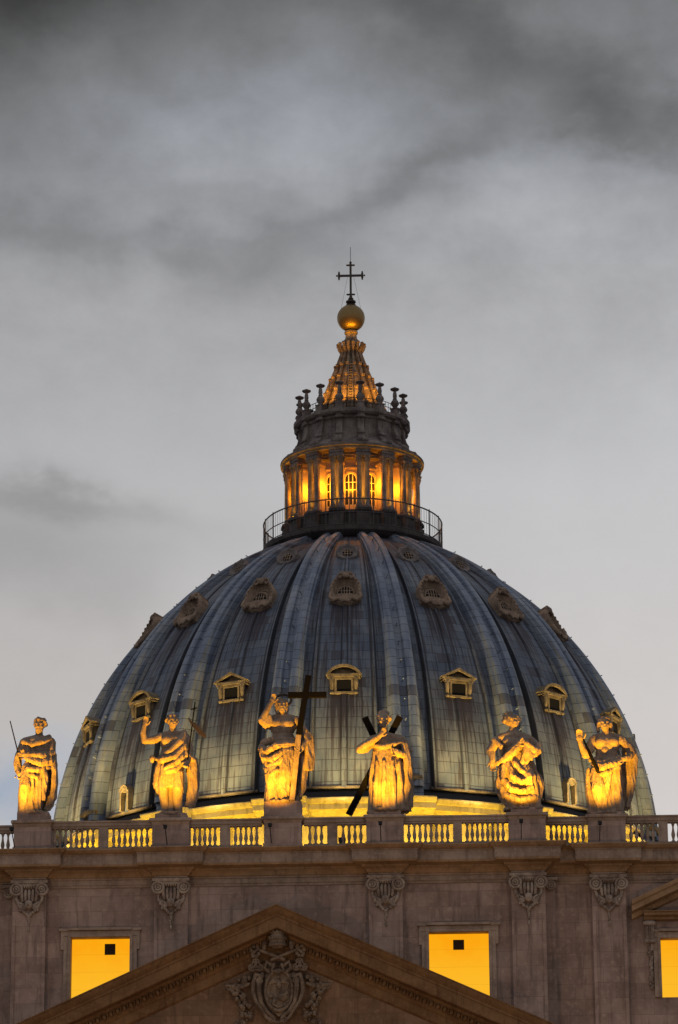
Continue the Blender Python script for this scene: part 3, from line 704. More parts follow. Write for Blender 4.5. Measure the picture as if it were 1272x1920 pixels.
s.blob(281, 1421, 0, 6, 6, 8)
s.cloth([[(344, 1420, -4), (352, 1418, 8), (362, 1420, 8), (364, 1424, -2)], [(350, 1445, -4), (355, 1445, 9), (365, 1446, 8), (368, 1448, -4)], [(352, 1475, -4), (356, 1474, 8), (365, 1476, 7), (368, 1478, -3)], [(350, 1500, -3), (353, 1500, 6), (361, 1502, 6), (364, 1502, -2)], [(346, 1512, -2), (349, 1514, 4), (355, 1516, 4), (358, 1513, -1)]], .075)
s.fold([(336, 1400, 10), (348, 1420, 12), (362, 1428, 8)], [6, 7, 5])
t = statue('bare legged statue with raised bent arm and a thin cross staff below an arched dormer', -6.37, 50.72)
s.finish('figure', t, None, SCL, folds=lambda p: .012 if .45 < p.z < 1.08 else (.014 if p.x > .22 and p.z < 1.3 else .0))
st = rod_part(s, t, 'staff', [(362.5, 1316, 8), (347.5, 1452, 20)], 1.2, 'wood')
m = MB(); m.beam(s.P(355, 1330, 9)*SCL, s.P(367, 1327, 9)*SCL, .07, .05); m.build('crossbar', M['wood'], st, 0, local=True)
m = MB(); sc2 = Sculpt(318, 1529)
sc2.cloth([[(350, 1345, 6), (352, 1350, 6)], [(357, 1354, 12), (357, 1362, 12)], [(365, 1357, 8), (364, 1370, 8)], [(374, 1369, 12), (371, 1379, 12)], [(384, 1379, 6), (383, 1384, 6)]], .03)
m.put([p*SCL for p in map(Vector, sc2.v)], sc2.f); m.build('banner', M['crossmetal'], st, 40, local=True)

# 3: figure with the tall cross
s = Sculpt(530, 1505); base_block(s, 30, 24)
s.skirt([(522, 1505, 27, 18, 1), (523, 1480, 27, 19, 1), (526, 1450, 29, 20, 1), (529, 1425, 29, 20, .8), (529, 1404, 28, 18, .5), (529, 1390, 24, 15, .2)], 7, .10, 1.2)
s.limb([(515, 1420, 12), (508, 1455, 18), (508, 1480, 12), (506, 1502, 10)], [12, 11, 9, 8]); s.limb([(540, 1410, 14), (534, 1450, 19), (530, 1478, 14), (534, 1503, 10)], [13, 12, 10, 8])
s.blob(512, 1504, 15, 7, 11, 4); s.blob(536, 1504, 16, 9, 10, 4)
s.blob(530, 1384, 0, 23, 14, 22); s.blob(530, 1360, 1, 25, 15, 20); s.blob(519, 1355, 11, 11, 7, 9); s.blob(541, 1355, 11, 11, 7, 9); s.limb([(507, 1345, 0), (530, 1340, 0), (556, 1347, 0)], [9, 9, 9]); s.limb([(529, 1344, 1), (528, 1332, 3)], [7, 6.5])
s.head(528, 1320, 7, 10.5, 15.5, .05, -.03, .0, .6, 'long', 8)
s.limb([(507, 1345, 0), (496, 1354, 8), (491, 1349, 13)], [9.5, 9.5, 8]); s.limb([(491, 1349, 13), (500, 1332, 17), (508, 1316, 16)], [7, 5.5, 4.5]); s.hand(508, 1316, 16, 65, .1, .5)
for k in range(3): s.fold([(496+k*5, 1343-k, 16), (500+k*5, 1356, 14), (498+k*6, 1362, 4)], [3.5, 4, 3])
s.limb([(557, 1349, 0), (571, 1370, 2), (577, 1388, 8), (566, 1404, 16)], [9, 8, 7, 5]); s.hand(568, 1402, 17, 200, .2, .9, 1, -1)
s.fold([(560, 1394, 10), (540, 1397, 22), (520, 1400, 25), (502, 1410, 20), (490, 1400, 6)], [6, 7, 8, 8, 7])
s.fold([(556, 1386, 8), (535, 1388, 20), (512, 1388, 18), (494, 1390, 6)], [5, 6, 7, 8]); s.fold([(490, 1398, 4), (496, 1422, 14), (510, 1426, 24), (528, 1414, 25), (532, 1402, 22)], [8, 7, 7, 6, 4])
s.fold([(493, 1420, 5), (505, 1438, 20), (522, 1432, 25), (535, 1418, 24)], [5, 6, 5, 4]); s.fold([(497, 1440, 12), (508, 1456, 24), (520, 1446, 24)], [5, 6, 4]); s.fold([(548, 1410, 18), (544, 1450, 19), (538, 1490, 16)], [5, 5, 4])
s.cloth([[(562, 1366, -6), (574, 1364, 6), (586, 1376, 4)], [(566, 1390, -8), (578, 1390, 9), (589, 1400, 2)], [(566, 1415, -8), (580, 1416, 8), (588, 1424, 2)], [(566, 1440, -8), (578, 1443, 7), (587, 1442, 1)]], .08)
s.cloth([[(556, 1410, -8), (566, 1412, 2), (576, 1420, 0)], [(558, 1440, -9), (568, 1444, 4), (576, 1450, -2)], [(556, 1470, -9), (566, 1472, 2), (572, 1476, -2)], [(550, 1503, -8), (556, 1503, 0), (561, 1500, -2)]], .07)
t = statue('largest statue, holding a tall dark cross, one hand raised to a ringed head', .31, 51.32)
s.finish('figure', t, None, SCL, folds=lambda p: .018 if p.z < 1.02 else (.012 if p.x > .3 else 0))
cr = beam_part(s, t, 'cross', (580, 1266, 18), (561, 1380, 20), 11, 'wood', 9)
beam_part(s, cr, 'cross_foot', (561, 1380, 20), (548, 1503, 20), 10, 'statue', 8); beam_part(s, cr, 'crossbar', (541, 1303, 18.3), (614, 1303.5, 18.3), 10.5, 'wood', 9.6)
m = MB(); c = s.P(530, 1307, -2)*SCL; R = Matrix.Rotation(radians(-28), 3, 'X')
k = MB(); k.torus((0, 0, 0), .50, .085, 28, 8, 'y', 0, 2*pi, 1.0, .95); m.put([R @ Vector(v) + c for v in k.v], k.f); m.build('halo', M['crossmetal'], t, 50, local=True)

# 4: figure with the diagonal cross
s = Sculpt(722, 1521); base_block(s, 34)
s.skirt([(730, 1521, 39, 22, 1), (730, 1500, 39, 23, 1), (730, 1470, 38, 23, 1), (728, 1440, 34, 21, .8), (726, 1420, 28, 19, .6), (725, 1402, 25, 17, .3), (725, 1388, 25, 15, .1)], 11, .09, .7)
s.blob(713, 1520, 20, 8, 9, 4); s.blob(738, 1520, 19, 8, 9, 4)
for a, b, c_ in ((708, 704, 20), (722, 720, 24), (737, 740, 24), (750, 754, 20)): s.fold([(a, 1430, c_-2), ((a+b)/2, 1470, c_+1), (b, 1518, c_-2)], [3, 5, 4.5])
s.blob(725, 1398, 0, 26, 17, 22); s.limb([(699, 1384, 0), (725, 1378, 0), (755, 1386, 0)], [9, 10, 10]); s.limb([(723, 1382, 2), (722, 1366, 4)], [8, 7])
s.head(721, 1350, 7, 11.5, 16, .15, .12, .05, .7, 'short', 21); 
for q in ((716, 1334, 5), (722, 1332, 6), (728, 1335, 6), (712, 1340, 3), (733, 1345, 8)): s.blob(*q, 5, 5, 5)
s.limb([(699, 1386, 0), (686, 1400, 8), (677, 1404, 14)], [10, 10, 9]); s.limb([(677, 1404, 14), (690, 1396, 20), (708, 1386, 22), (716, 1378, 20)], [9, 7.5, 6, 5]); s.hand(714, 1381, 21, 50, .1, .8)
s.limb([(757, 1388, 0), (765, 1408, 4), (758, 1418, 12), (746, 1413, 20)], [10.5, 10, 8, 6]); s.hand(750, 1412, 20, 170, .1, 1.0, 1, -1)
s.fold([(700, 1397, 12), (720, 1402, 20), (742, 1397, 18), (755, 1392, 10)], [4, 5, 5, 5]); s.fold([(760, 1395, 8), (766, 1430, 10), (766, 1470, 12), (760, 1505, 12)], [8, 9, 8, 6])
s.cloth([[(752, 1400, -10), (768, 1400, -4), (768, 1404, 6)], [(756, 1440, -12), (772, 1440, -4), (768, 1444, 8)], [(756, 1480, -12), (773, 1482, -6), (766, 1484, 8)], [(752, 1515, -12), (772, 1512, -6), (764, 1514, 6)]], .08)
t = statue('statue in a pleated robe with two crossed dark beams behind it, hand at its chin', 6.38, 50.72)
s.finish('figure', t, None, SCL, folds=lambda p: .014 if p.z < 1.12 else .006 if p.z < 1.36 else 0)
b1 = beam_part(s, t, 'diagonal_cross', (752.5, 1341, 4), (652.5, 1520, -22), 11.5, 'wood')
beam_part(s, b1, 'crossing_beam', (685, 1338, -12), (762, 1500, -26), 12, 'wood')

# 5: twisting figure in swirling robes
s = Sculpt(978, 1515); base_block(s, 32)
s.skirt([(982, 1515, 26, 17, .6), (979, 1502, 34, 20, 1), (977, 1485, 40, 22, 1), (977, 1465, 40, 22, 1), (975, 1445, 35, 20, .8), (974, 1425, 30, 17, .5), (973, 1408, 26, 15, .3)], 6, .08, 2)
s.limb([(985, 1440, 10), (995, 1462, 20), (1004, 1490, 14), (1010, 1514, 8)], [13, 13, 9, 7]); s.blob(1012, 1515, 12, 8, 10, 5)
s.blob(970, 1398, 0, 25, 16, 26, Matrix.Rotation(.12, 3, 'Y')); s.limb([(944, 1380, 2), (968, 1374, 2), (996, 1384, 4)], [10, 11, 10]); s.limb([(967, 1378, 2), (966, 1364, 4)], [9, 8]); s.blob(957, 1390, 10, 11, 8, 10)
s.head(965, 1350, 5, 12, 16.5, 1.15, 0, .22, .25, 'short', 31)
for q in ((951, 1338, 0), (956, 1334, 3), (963, 1334, 5), (950, 1346, -2), (974, 1341, 6), (978, 1346, 6)): s.blob(*q, 5, 5, 5)
s.limb([(942, 1380, 0), (931, 1392, 2), (923, 1404, 4)], [10, 10, 8.5]); s.limb([(923, 1404, 4), (926, 1416, 8), (927, 1426, 10)], [7.5, 6, 5]); s.hand(926, 1425, 10, -85, .1, .3, 1.15)
s.fold([(930, 1384, 8), (944, 1398, 13), (946, 1412, 8)], [5, 5, 4])
s.limb([(998, 1386, 4), (1010, 1398, 10), (1008, 1410, 16), (992, 1396, 24)], [10, 9, 8, 6]); s.hand(994, 1397, 24, 150, .1, .8, 1, -1)
s.fold([(1000, 1384, 10), (984, 1390, 20), (966, 1410, 22), (948, 1424, 16), (934, 1430, 8)], [6, 8, 9, 8, 5]); s.fold([(992, 1394, 22), (988, 1415, 22), (982, 1432, 20)], [6, 5, 4])
s.fold([(1010, 1396, 14), (1014, 1410, 16), (1006, 1418, 18)], [5, 6, 4]); s.fold([(996, 1402, 22), (996, 1420, 20), (990, 1432, 20)], [4, 5, 3]); s.fold([(1004, 1410, 17), (1000, 1424, 19)], [4, 3])
s.fold([(940, 1440, 10), (936, 1468, 16), (948, 1492, 20), (975, 1502, 24), (1005, 1498, 20)], [5, 6, 7, 7, 6]); s.fold([(948, 1436, 16), (946, 1464, 22), (962, 1484, 27), (985, 1488, 27), (1000, 1478, 24)], [5, 6, 6, 6, 5])
s.fold([(956, 1432, 18), (962, 1456, 25), (980, 1470, 30), (996, 1462, 26)], [5, 6, 6, 5]); s.fold([(968, 1430, 18), (980, 1448, 24), (992, 1452, 24)], [5, 5, 4])
s.cloth([[(998, 1444, 0), (1008, 1446, 10), (1014, 1452, 4)], [(1000, 1462, 0), (1012, 1464, 14), (1020, 1470, 4)], [(998, 1480, 0), (1008, 1482, 14), (1018, 1486, 6)], [(996, 1498, 0), (1006, 1500, 12), (1014, 1500, 6)]], .085)
t = statue('twisting statue with curly hair in profile and robes swirling round its legs', 14.44, 50.74)
s.finish('figure', t, None, SCL, folds=lambda p: .016 if p.z < 1.1 else .004 if p.z < 1.36 else 0)

# 6: bare chested figure with raised hand
s = Sculpt(1140, 1521); base_block(s, 34)
s.skirt([(1138, 1521, 33, 20, 1), (1138, 1495, 32, 20, 1), (1138, 1465, 31, 20, 1), (1139, 1440, 29, 19, .8), (1140, 1425, 27, 17, .5), (1141, 1412, 23, 14, .2)], 8, .11, 2.6)
s.limb([(1122, 1440, 14), (1122, 1478, 22), (1124, 1500, 14), (1126, 1518, 10)], [12, 12, 9, 8]); s.fold([(1150, 1430, 18), (1140, 1470, 22), (1132, 1515, 18)], [5, 6, 5]); s.fold([(1162, 1430, 12), (1162, 1475, 14), (1162, 1518, 14)], [5, 5, 5]); s.fold([(1108, 1440, 6), (1106, 1480, 10), (1108, 1518, 10)], [6, 6, 6])
s.blob(1141, 1408, 0, 21, 14, 20); s.blob(1143, 1390, 1, 25, 15, 20); s.blob(1131, 1386, 11, 11, 8, 9); s.blob(1154, 1386, 11, 11, 8, 9); s.blob(1139, 1404, 11, 8, 6, 10); s.limb([(1119, 1378, 0), (1143, 1373, 0), (1170, 1380, 0)], [9, 9, 9]); s.limb([(1142, 1378, 1), (1141, 1364, 3)], [8, 7.5])
s.head(1140, 1352, 5, 12, 16.5, -.05, 0, .06, .15, 'short', 41)
for q in (-1, 1): s.limb([(1140+q*12, 1348, 2), (1140+q*13, 1362, 2)], [3, 3.5])
s.limb([(1118, 1380, 0), (1109, 1397, 4), (1101, 1410, 8)], [9.5, 9, 7.5]); s.limb([(1101, 1410, 8), (1095, 1397, 14), (1091, 1385, 17)], [7, 5.5, 4.5]); s.hand(1091, 1386, 17, 92, .15, .45, 1.25)
s.fold([(1100, 1404, 4), (1105, 1414, 10), (1116, 1400, 8)], [5, 5, 4])
s.limb([(1171, 1382, 0), (1186, 1398, 0), (1190, 1408, 4)], [10, 10, 9]); s.limb([(1190, 1408, 4), (1182, 1418, 12), (1172, 1421, 17)], [8, 6.5, 5]); s.hand(1174, 1420, 17, 195, .1, .9, 1, -1)
s.fold([(1168, 1424, 16), (1150, 1432, 24), (1132, 1438, 24), (1116, 1430, 14)], [6, 7, 8, 6]); s.fold([(1166, 1416, 12), (1148, 1424, 20), (1130, 1430, 22), (1112, 1420, 10)], [5, 6, 6, 6]); s.fold([(1160, 1432, 18), (1146, 1446, 24), (1128, 1452, 24), (1114, 1440, 12)], [4, 5, 6, 5])
s.cloth([[(1174, 1384, -12), (1190, 1396, -4), (1194, 1408, 6)], [(1172, 1412, -14), (1193, 1414, -6), (1196, 1420, 4)], [(1170, 1440, -15), (1190, 1444, -8), (1194, 1444, 2)], [(1166, 1475, -15), (1184, 1476, -8), (1189, 1474, 0)], [(1160, 1512, -14), (1176, 1512, -8), (1180, 1508, 0)]], .09)
t = statue('rightmost statue, bare chested with one hand raised and a dark rod across its hip', 19.6, 50.56)
s.finish('figure', t, None, SCL, folds=lambda p: .018 if p.z < .9 else (.012 if p.x > .33 else 0))
rod_part(s, t, 'rod', [(1098, 1384, 20), (1110, 1414, 26), (1123, 1447, 30)], [1.6, 3.2, 3.4], 'wood')

# floodlights on the roof edge that light the statues from below
for (xc, zf, dx, k, lab) in [(-14.57, 50.9, -.9, 1.0, 'sword bearing statue at the left'), (-6.34, 50.7, -.1, 1.0, 'bare legged statue with raised bent arm'), (.31, 51.3, -.6, 1.05, 'tall cross statue'),
                        (6.37, 50.7, -.2, 1.1, 'diagonal cross statue'), (14.7, 50.7, -.3, 1.1, 'twisting statue in swirling robes'), (19.52, 50.5, -.5, 1.05, 'bare chested statue at the right')]:
    y = bal_y(xc)
    floodlight((xc+dx, y-3.0, 49.4), (xc+dx*.2, y-.2, zf+5.5), 10500*k, ORANGE, 'small dark floodlight below the ' + lab, 'statue floodlights', 80, 1.0, .2, .7, .1, arm=(0, 1.4, -.65))
for x, lab in ((-34, 'left'), (40, 'right')):  # added fill lamps, out of view, to brighten the whole front from below
    floodlight((x, 128, 11.0), (x*.15, FY, 44), 20000, (1, .66, .40), 'unseen fill lamp on a mast, added on the %s side of the open square' % lab, None, 60, .8, 11.0, 3.5, 1.5)
# warm street light reaching the front from the square
for x, lab in ((-13, 'left'), (13, 'right')):
    floodlight((x, 184, 9.0), (x*.9, FY, 45), 2600, (1, .46, .08), 'tall square floodlight mast on the %s side in front of the church' % lab, None, 75, .8, 9.0, 3.0, 1.2)

# ------------------------------------------------------------------ drum under the dome
drum = thing('drum', (0, DC.y, 45), 'bright yellow lit stone drum attic with projecting cornice under the dome', 'drum')
def D(m): m.v = [(x, y+DC.y, z) for x, y, z in m.v]; return m
BAY = 2*pi/16
angs = []
for k in range(16):
    c = k*BAY + BAY/2
    for a in [c-.083, c-.0825, c-.04, c, c+.04, c+.0825, c+.083]: angs.append(a)
    for q in range(1, 6): angs.append(c+.083+(BAY-.166)*q/6)
angs.sort(); angs.append(angs[0]+2*pi)
def rm(a):
    f = ((a/BAY) % 1.0)-.5
    return 1.0 if abs(f*BAY) < .08275 else 0.0
D(MB().polar([(27.6, 66, .9), (27.6, 75.2, .9), (27.75, 75.25, .9), (27.75, 75.5, .9), (28.1, 75.6, .9), (28.1, 75.85, .9)], angs, rm)).build('attic_wall', M['drum'], drum, 30)
D(MB().polar([(28.1, 75.85, .9), (28.5, 76.05, .9), (28.6, 76.15, .9), (29.15, 76.25, .9), (29.15, 76.75, .9), (29.3, 76.8, .9), (29.55, 77.15, .9), (29.55, 77.25, .9), (28.3, 77.45, .9)], angs, rm)).build('cornice', M['drum'], drum, 30)
D(MB().lathe([(28.75, 77.2), (28.75, 77.95), (28.35, 78.05), (28.35, 78.3), (27, 78.4)], (0, 0, 0), 128, False)).build('gutter', M['gutter'], drum, 30)
D(MB().lathe([(25, 45), (25, 66), (39.5, 66), (39.8, 67), (39.8, 68), (33, 68.1), (33, 69.6), (27, 69.7)], (0, 0, 0), 64, False)).build('buttress_ring', M['travertine'], drum, 30)
# panel pilasters and garlands on the attic bays
src = MB(); src.box(-.26, .26, -28.0, -27.4, 70, 75.3); src.box(-.34, .34, -28.08, -27.4, 75.3, 75.6); src = D(src)
p0 = src.build('panel_strip', M['drum'], drum, 0)
for k in range(-4, 5):
    if k: copy_part(p0, drum, k*BAY)

# ------------------------------------------------------------------ dome
dome = thing('dome', DC, 'huge ribbed dome covered in streaked blue grey lead with three rows of dormers', 'dome')
def rib_r(z): return (-6.12 + sqrt(35.45**2 - (z-76.7)**2))*1.015 + .12
def shell_r(z): return rib_r(z) - 1.3
ZS = [78.3 + (109.6-78.3)*(1-(1-i/60)**1.35) for i in range(61)]
a_half = BAY/2
m = MB(); rows = []
fr = [-.5, -.285, -.284, -.276, -.262, -.252, -.14, -.026, -.018, .018, .026, .14, .252, .262, .276, .284, .285]
ht = [0, 0, .30, .58, .58, .28, .28, .28, .48, .48, .28, .28, .28, .58, .58, .30, 0]
A = []; Hh = []
for k in range(16):
    for f, h in zip(fr, ht): A.append((k+f)*BAY); Hh.append(h)
A.append((16-.5)*BAY); Hh.append(0)
# the raised middle panel of every bay ends on a ledge just above the gutter
for z in ZS:
    k = min(1.0, max(.0, (109-z)/6)); r = shell_r(z)
    rows.append([((r+h*k)*sin(a), -(r+h*k)*cos(a), z) for a, h in zip(A, Hh)])
m.rings(rows, False, False); D(m).build('shell', M['lead'], dome, 28)
m = MB()
m.rings([[(r*sin(a), -r*cos(a), z) for a in [(-.30+.6*i/10)*BAY for i in range(11)]] for r, z in ((27.6, 78.25), (28.95, 78.25), (29.0, 78.34), (28.95, 78.46), (28.4, 78.56))], False, False)
ld = D(m).build('ledge', M['dormer'], dome, 30)
for k in range(1, 16): copy_part(ld, dome, k*BAY)
# ribs: two rolls with a channel between, narrowing upward
m = MB(); rows = []
for z in ZS:
    k = (z-78.3)/31.0; hw = 1.58*(1-k)+.92*k; R = rib_r(z); S = R-1.0
    # outward direction follows the slope only sideways; heights in the radial direction
    pr = [(-1.0, -1.7), (-1.0, -.62), (-.90, -.56), (-.87, -.16), (-.72, .0), (-.48, .02), (-.30, -.12), (-.24, -.50), (.0, -.52), (.24, -.50), (.30, -.12), (.48, .02), (.72, .0), (.87, -.16), (.90, -.56), (1.0, -.62), (1.0, -1.7)]
    rows.append([(u*hw, -sqrt(max(.1, (R+h)**2-(u*hw)**2)), z) for u, h in pr])
m.rings(rows, False, False)
for i in range(14):    # studs that carry the feast-day lamps
    z = 80.5+i*2.05
    if z < 108.5:
        R = rib_r(z); m.tube([(0, -(R-.55), z), (0, -(R+.06), z+.1)], [.04, .04], 6); m.ell((0, -(R+.08), z+.12), .065, 6, 5)
m.box(-1.5, 1.5, -(29.2), -27.5, 77.4, 78.45)
rb = D(m).build('rib', M['lead_rib'], dome, 40)
m = MB()   # scrolled foot of the rib
m.tube([(-.9, -29.35, 79.1), (.9, -29.35, 79.1)], .55, 14); m.box(-.75, .75, -29.6, -28.5, 78.4, 79.2); m.lathe([(.42, 0), (.42, .2), (.3, .28)], (0, -29.7, 79.1), 14, True, 'y')
D(m).build('rib_foot', M['dormer'], rb, 40)
rb.rotation_euler = (0, 0, BAY/2)
for k in range(1, 16): copy_part(rb, dome, (k+.5)*BAY)

def tilt(m, y0, z0, deg):
    a = radians(deg); m.v = [(x, y0+(y-y0)*cos(a)-(z-z0)*sin(a)*-1, z0+(z-z0)*cos(a)-(y-y0)*sin(a)) for x, y, z in m.v]; return m
# lower dormers, pediments by turns curved and pointed
def low_dormer(curved):
    m = MB(); F = -27.40
    for s_ in (-1, 1):
        m.box(s_*.98-.13, s_*.98+.13, F+.2, F+2.6, 87.45, 89.0)                # cheek
        m.tube([(s_*1.14, F+.02, 88.95), (s_*1.12, F-.02, 88.3), (s_*1.1, F+.12, 87.65)], [.24, .19, .14], 8); m.ell((s_*1.1, F+.0, 87.55), (.22, .18, .16), 8, 6)
        m.box(s_*1.14-.26, s_*1.14+.26, F-.16, F+.2, 88.86, 89.02)
    m.box(-.84, .84, F-.04, F+.5, 88.78, 88.98); m.box(-.84, .84, F-.08, F+.5, 87.45, 87.64)
    for q in (-.76, .76): m.box(q-.09, q+.09, F-.04, F+.3, 87.64, 88.78)
    m.box(-1.50, 1.50, F-.16, F+2.8, 89.02, 89.20); m.box(-.82, .82, F-.24, F-.14, 89.03, 89.24); m.box(-1.62, 1.62, F-.22, F+.3, 89.201, 89.32)
    if curved:
        n = 14; c0 = 88.55; Ro, Ri = 1.80, 1.52
        arc = [(Ro*cos(a), c0+Ro*sin(a)*.92) for a in [radians(25+130*i/n) for i in range(n+1)]]; inn = [(x*.86, c0+(z-c0)*.86) for x, z in arc]
        m.prism(arc+inn[::-1], F-.26, F+.35); m.prism(arc+[(-1.5, 89.2), (1.5, 89.2)], F+.36, F+3.2)
    else:
        poly = [(-1.76, 89.30), (0, 90.22), (1.76, 89.30), (1.52, 89.30), (0, 90.0), (-1.52, 89.30)]
        m.prism([(-1.76, 89.32), (0, 90.24), (1.76, 89.32), (1.35, 89.32), (0, 89.98), (-1.35, 89.32)], F-.26, F+.35); m.prism([(-1.6, 89.25), (1.6, 89.25), (0, 90.1)], F+.36, F+3.2)
    o = D(m).build('dormer_window', M['dormer'], dome, 30)
    k = MB(); k.box(-.84, .84, F+.04, F+.14, 87.62, 88.79); D(k).build('opening', M['dark'], o, 0)
    return o
dc, dp = low_dormer(True), low_dormer(False)
dp.rotation_euler = (0, 0, BAY)
for k in range(-5, 6):
    if k not in (0, 1): copy_part(dc if k % 2 == 0 else dp, dome, k*BAY)
# middle dormers: shell-headed round openings
m = MB(); F = -22.35; C = (0, F, 99.15)
m.lathe([(1.66, -3.4), (1.66, -.05), (1.60, .06), (1.48, .10), (1.36, .04), (1.30, -.1), (1.05, -.55), (.90, -.62)], C, 32, False, 'y')
m.prism([(x, z) for x, z in ((-1.62, 97.9), (-.3, 97.55), (.3, 97.55), (1.62, 97.9), (1.62, 98.6), (-1.62, 98.6))], F+.05, F+1.2)
for k in range(13):    # egg moulding round the hood
    a = radians(-10+200*k/12); m.ell((1.46*cos(a), F-.1, 99.15+1.46*sin(a)), (.12, .1, .12), 7, 5)
m.box(-.62, .62, F-.25, F+1.5, 100.62, 100.86); m.ell((0, F-.12, 100.55), (.42, .25, .3)); 
for s_ in (-1, 1):
    m.torus((s_*.62, F-.08, 100.5), .2, .1, 12, 6); m.tube([(s_*1.5, F, 98.7), (s_*1.62, F-.1, 98.2), (s_*1.2, F-.16, 97.85), (s_*.7, F-.2, 98.0), (s_*.35, F-.2, 97.7), (0, F-.2, 97.75)], [.2, .2, .18, .16, .16, .12], 8)
    m.torus((s_*1.45, F-.1, 98.15), .18, .09, 12, 6)
m.lathe([(1.05, -.7), (1.05, -.6), (.60, -.46), (.55, -.46)], (0, F, 98.92), 24, True, 'y')
m.v = [(x*.90, y, 97.6+(z-97.6)*1.16) for x, y, z in m.v]; mid = D(tilt(m, F, 97.6, 25)).build('shell_dormer', M['dormer_old'], dome, 40)
k = MB(); k.prism([(.84*cos(pi*i/12), 98.80+.86*sin(pi*i/12)) for i in range(13)], F+.33, F+.42); k.v = [(x*.9, y, 97.6+(z-97.6)*1.16) for x, y, z in k.v] if not hasattr(k, 'done') else k.v; k.done = 1; D(tilt(k, F, 97.6, 25)).build('opening', M['dark'], mid, 0)
k = MB()
for x in (-.42, -.14, .14, .42): k.box(x-.04, x+.04, F+.27, F+.32, 98.80, 98.80+.86*sqrt(1-(x/.84)**2))
k.box(-.80, .80, F+.321, F+.329, 99.16, 99.22); k.box(-.76, .76, F+.28, F+.4, 98.76, 98.86); k.torus((0, F+.33, 98.80), .88, .08, 20, 6, 'y', 0, pi, 1, 1)
k.v = [(x*.9, y, 97.6+(z-97.6)*1.16) for x, y, z in k.v] if not hasattr(k, 'done') else k.v; k.done = 1; D(tilt(k, F, 97.6, 25)).build('grille', M['dormer_old'], mid, 40)
for q in range(-5, 6):
    if q: copy_part(mid, dome, q*BAY)
# upper round windows
m = MB(); zc = 104.95; F = -15.85; C = (0, F, zc)
m.lathe([(1.12, -2.2), (1.12, 0), (1.02, .12), (.84, .10), (.74, -.02), (.62, -.10), (.50, -.14)], C, 28, False, 'y')
for a in range(8): m.ell((1.0*cos(a*pi/4), F-.08, zc+1.0*sin(a*pi/4)), (.16, .1, .16), 7, 5)
upw = D(tilt(m, F, zc-1, 30)).build('round_window', M['lead_old'], dome, 40)
k = MB(); k.lathe([(.54, -.2), (.54, -.14)], C, 24, True, 'y'); D(tilt(k, F, zc-1, 30)).build('opening', M['dark'], upw, 40)
k = MB()
for x in (-.25, 0, .25): k.box(x-.035, x+.035, F+.07, F+.11, zc-sqrt(.5**2-x*x), zc+sqrt(.5**2-x*x))
for z in (-.2, .15): k.box(-.46, .46, F+.04, F+.069, zc+z-.03, zc+z+.03)
D(tilt(k, F, zc-1, 30)).build('grille', M['dormer_old'], upw, 0)
for q in range(-5, 6):
    if q: copy_part(upw, dome, q*BAY)
# small arched doors at the foot of two bays
m = MB(); F = -29.35
m.prism([(-.62, 78.4), (-.62, 80.3), (-.40, 80.75), (0, 80.92), (.40, 80.75), (.62, 80.3), (.62, 78.4), (.40, 78.4), (.40, 80.2), (0, 80.6), (-.40, 80.2), (-.40, 78.4)], F, F+2.0)
m.torus((0, F-.02, 80.25), .55, .10, 12, 6, 'y', 0, pi)
dr = D(m).build('arched_dormer', M['dormer'], dome, 40)
k = MB(); k.box(-.40, .40, F+.5, F+.6, 78.4, 80.6); D(k).build('opening', M['dark'], dr, 0)
dr.rotation_euler = (0, 0, 2*BAY); copy_part(dr, dome, -2*BAY)

# ------------------------------------------------------------------ lantern
LZ = 108.6
lan = thing('lantern', (0, DC.y, LZ), 'stone lantern on the dome top with glowing bays between paired columns', 'lantern')
D(MB().lathe([(7.6, 108.5), (8.6, 108.9), (8.95, 109.15), (9.05, 109.2), (9.12, 109.45), (9.12, 109.6), (6, 109.65)], n=96, caps=False)).build('balcony', M['soot'], lan, 30)
PH = .105
angs = []
for k in range(16):
    c = (k+.5)*BAY
    angs += [c-PH-.0004, c-PH, c-PH*.5, c, c+PH*.5, c+PH, c+PH+.0004] + [c+PH+(BAY-2*PH)*q/4 for q in (1, 2, 3)]
angs.sort(); angs.append(angs[0]+2*pi)
def rl(a): return 1.0 if abs(((a/BAY) % 1.0-.5)*BAY) < PH+.0002 else 0.0
D(MB().polar([(6.35, 109.6, .75), (6.35, 111.7, .75), (6.5, 111.8, .75), (6.5, 112.05, .75), (4.9, 112.1, 0)], angs, rl)).build('base', M['soot'], lan, 30)
# entablature breaking forward over the column pairs, continuous slab above
D(MB().polar([(5.0, 117.75, 0), (5.85, 117.75, 1.05), (5.85, 117.95, 1.05), (5.95, 118.0, 1.05), (5.95, 118.2, 1.0), (6.2, 118.32, .85)], angs, rl)).build('entablature', M['lantern'], lan, 30)
D(MB().lathe([(5.6, 118.33), (7.05, 118.33), (7.1, 118.42), (7.1, 118.55), (7.28, 118.62), (7.3, 118.85), (6.8, 119.0), (6.6, 119.3), (5.9, 119.7), (5.5, 120.0)], n=96, caps=False)).build('cornice', M['lantern'], lan, 30)
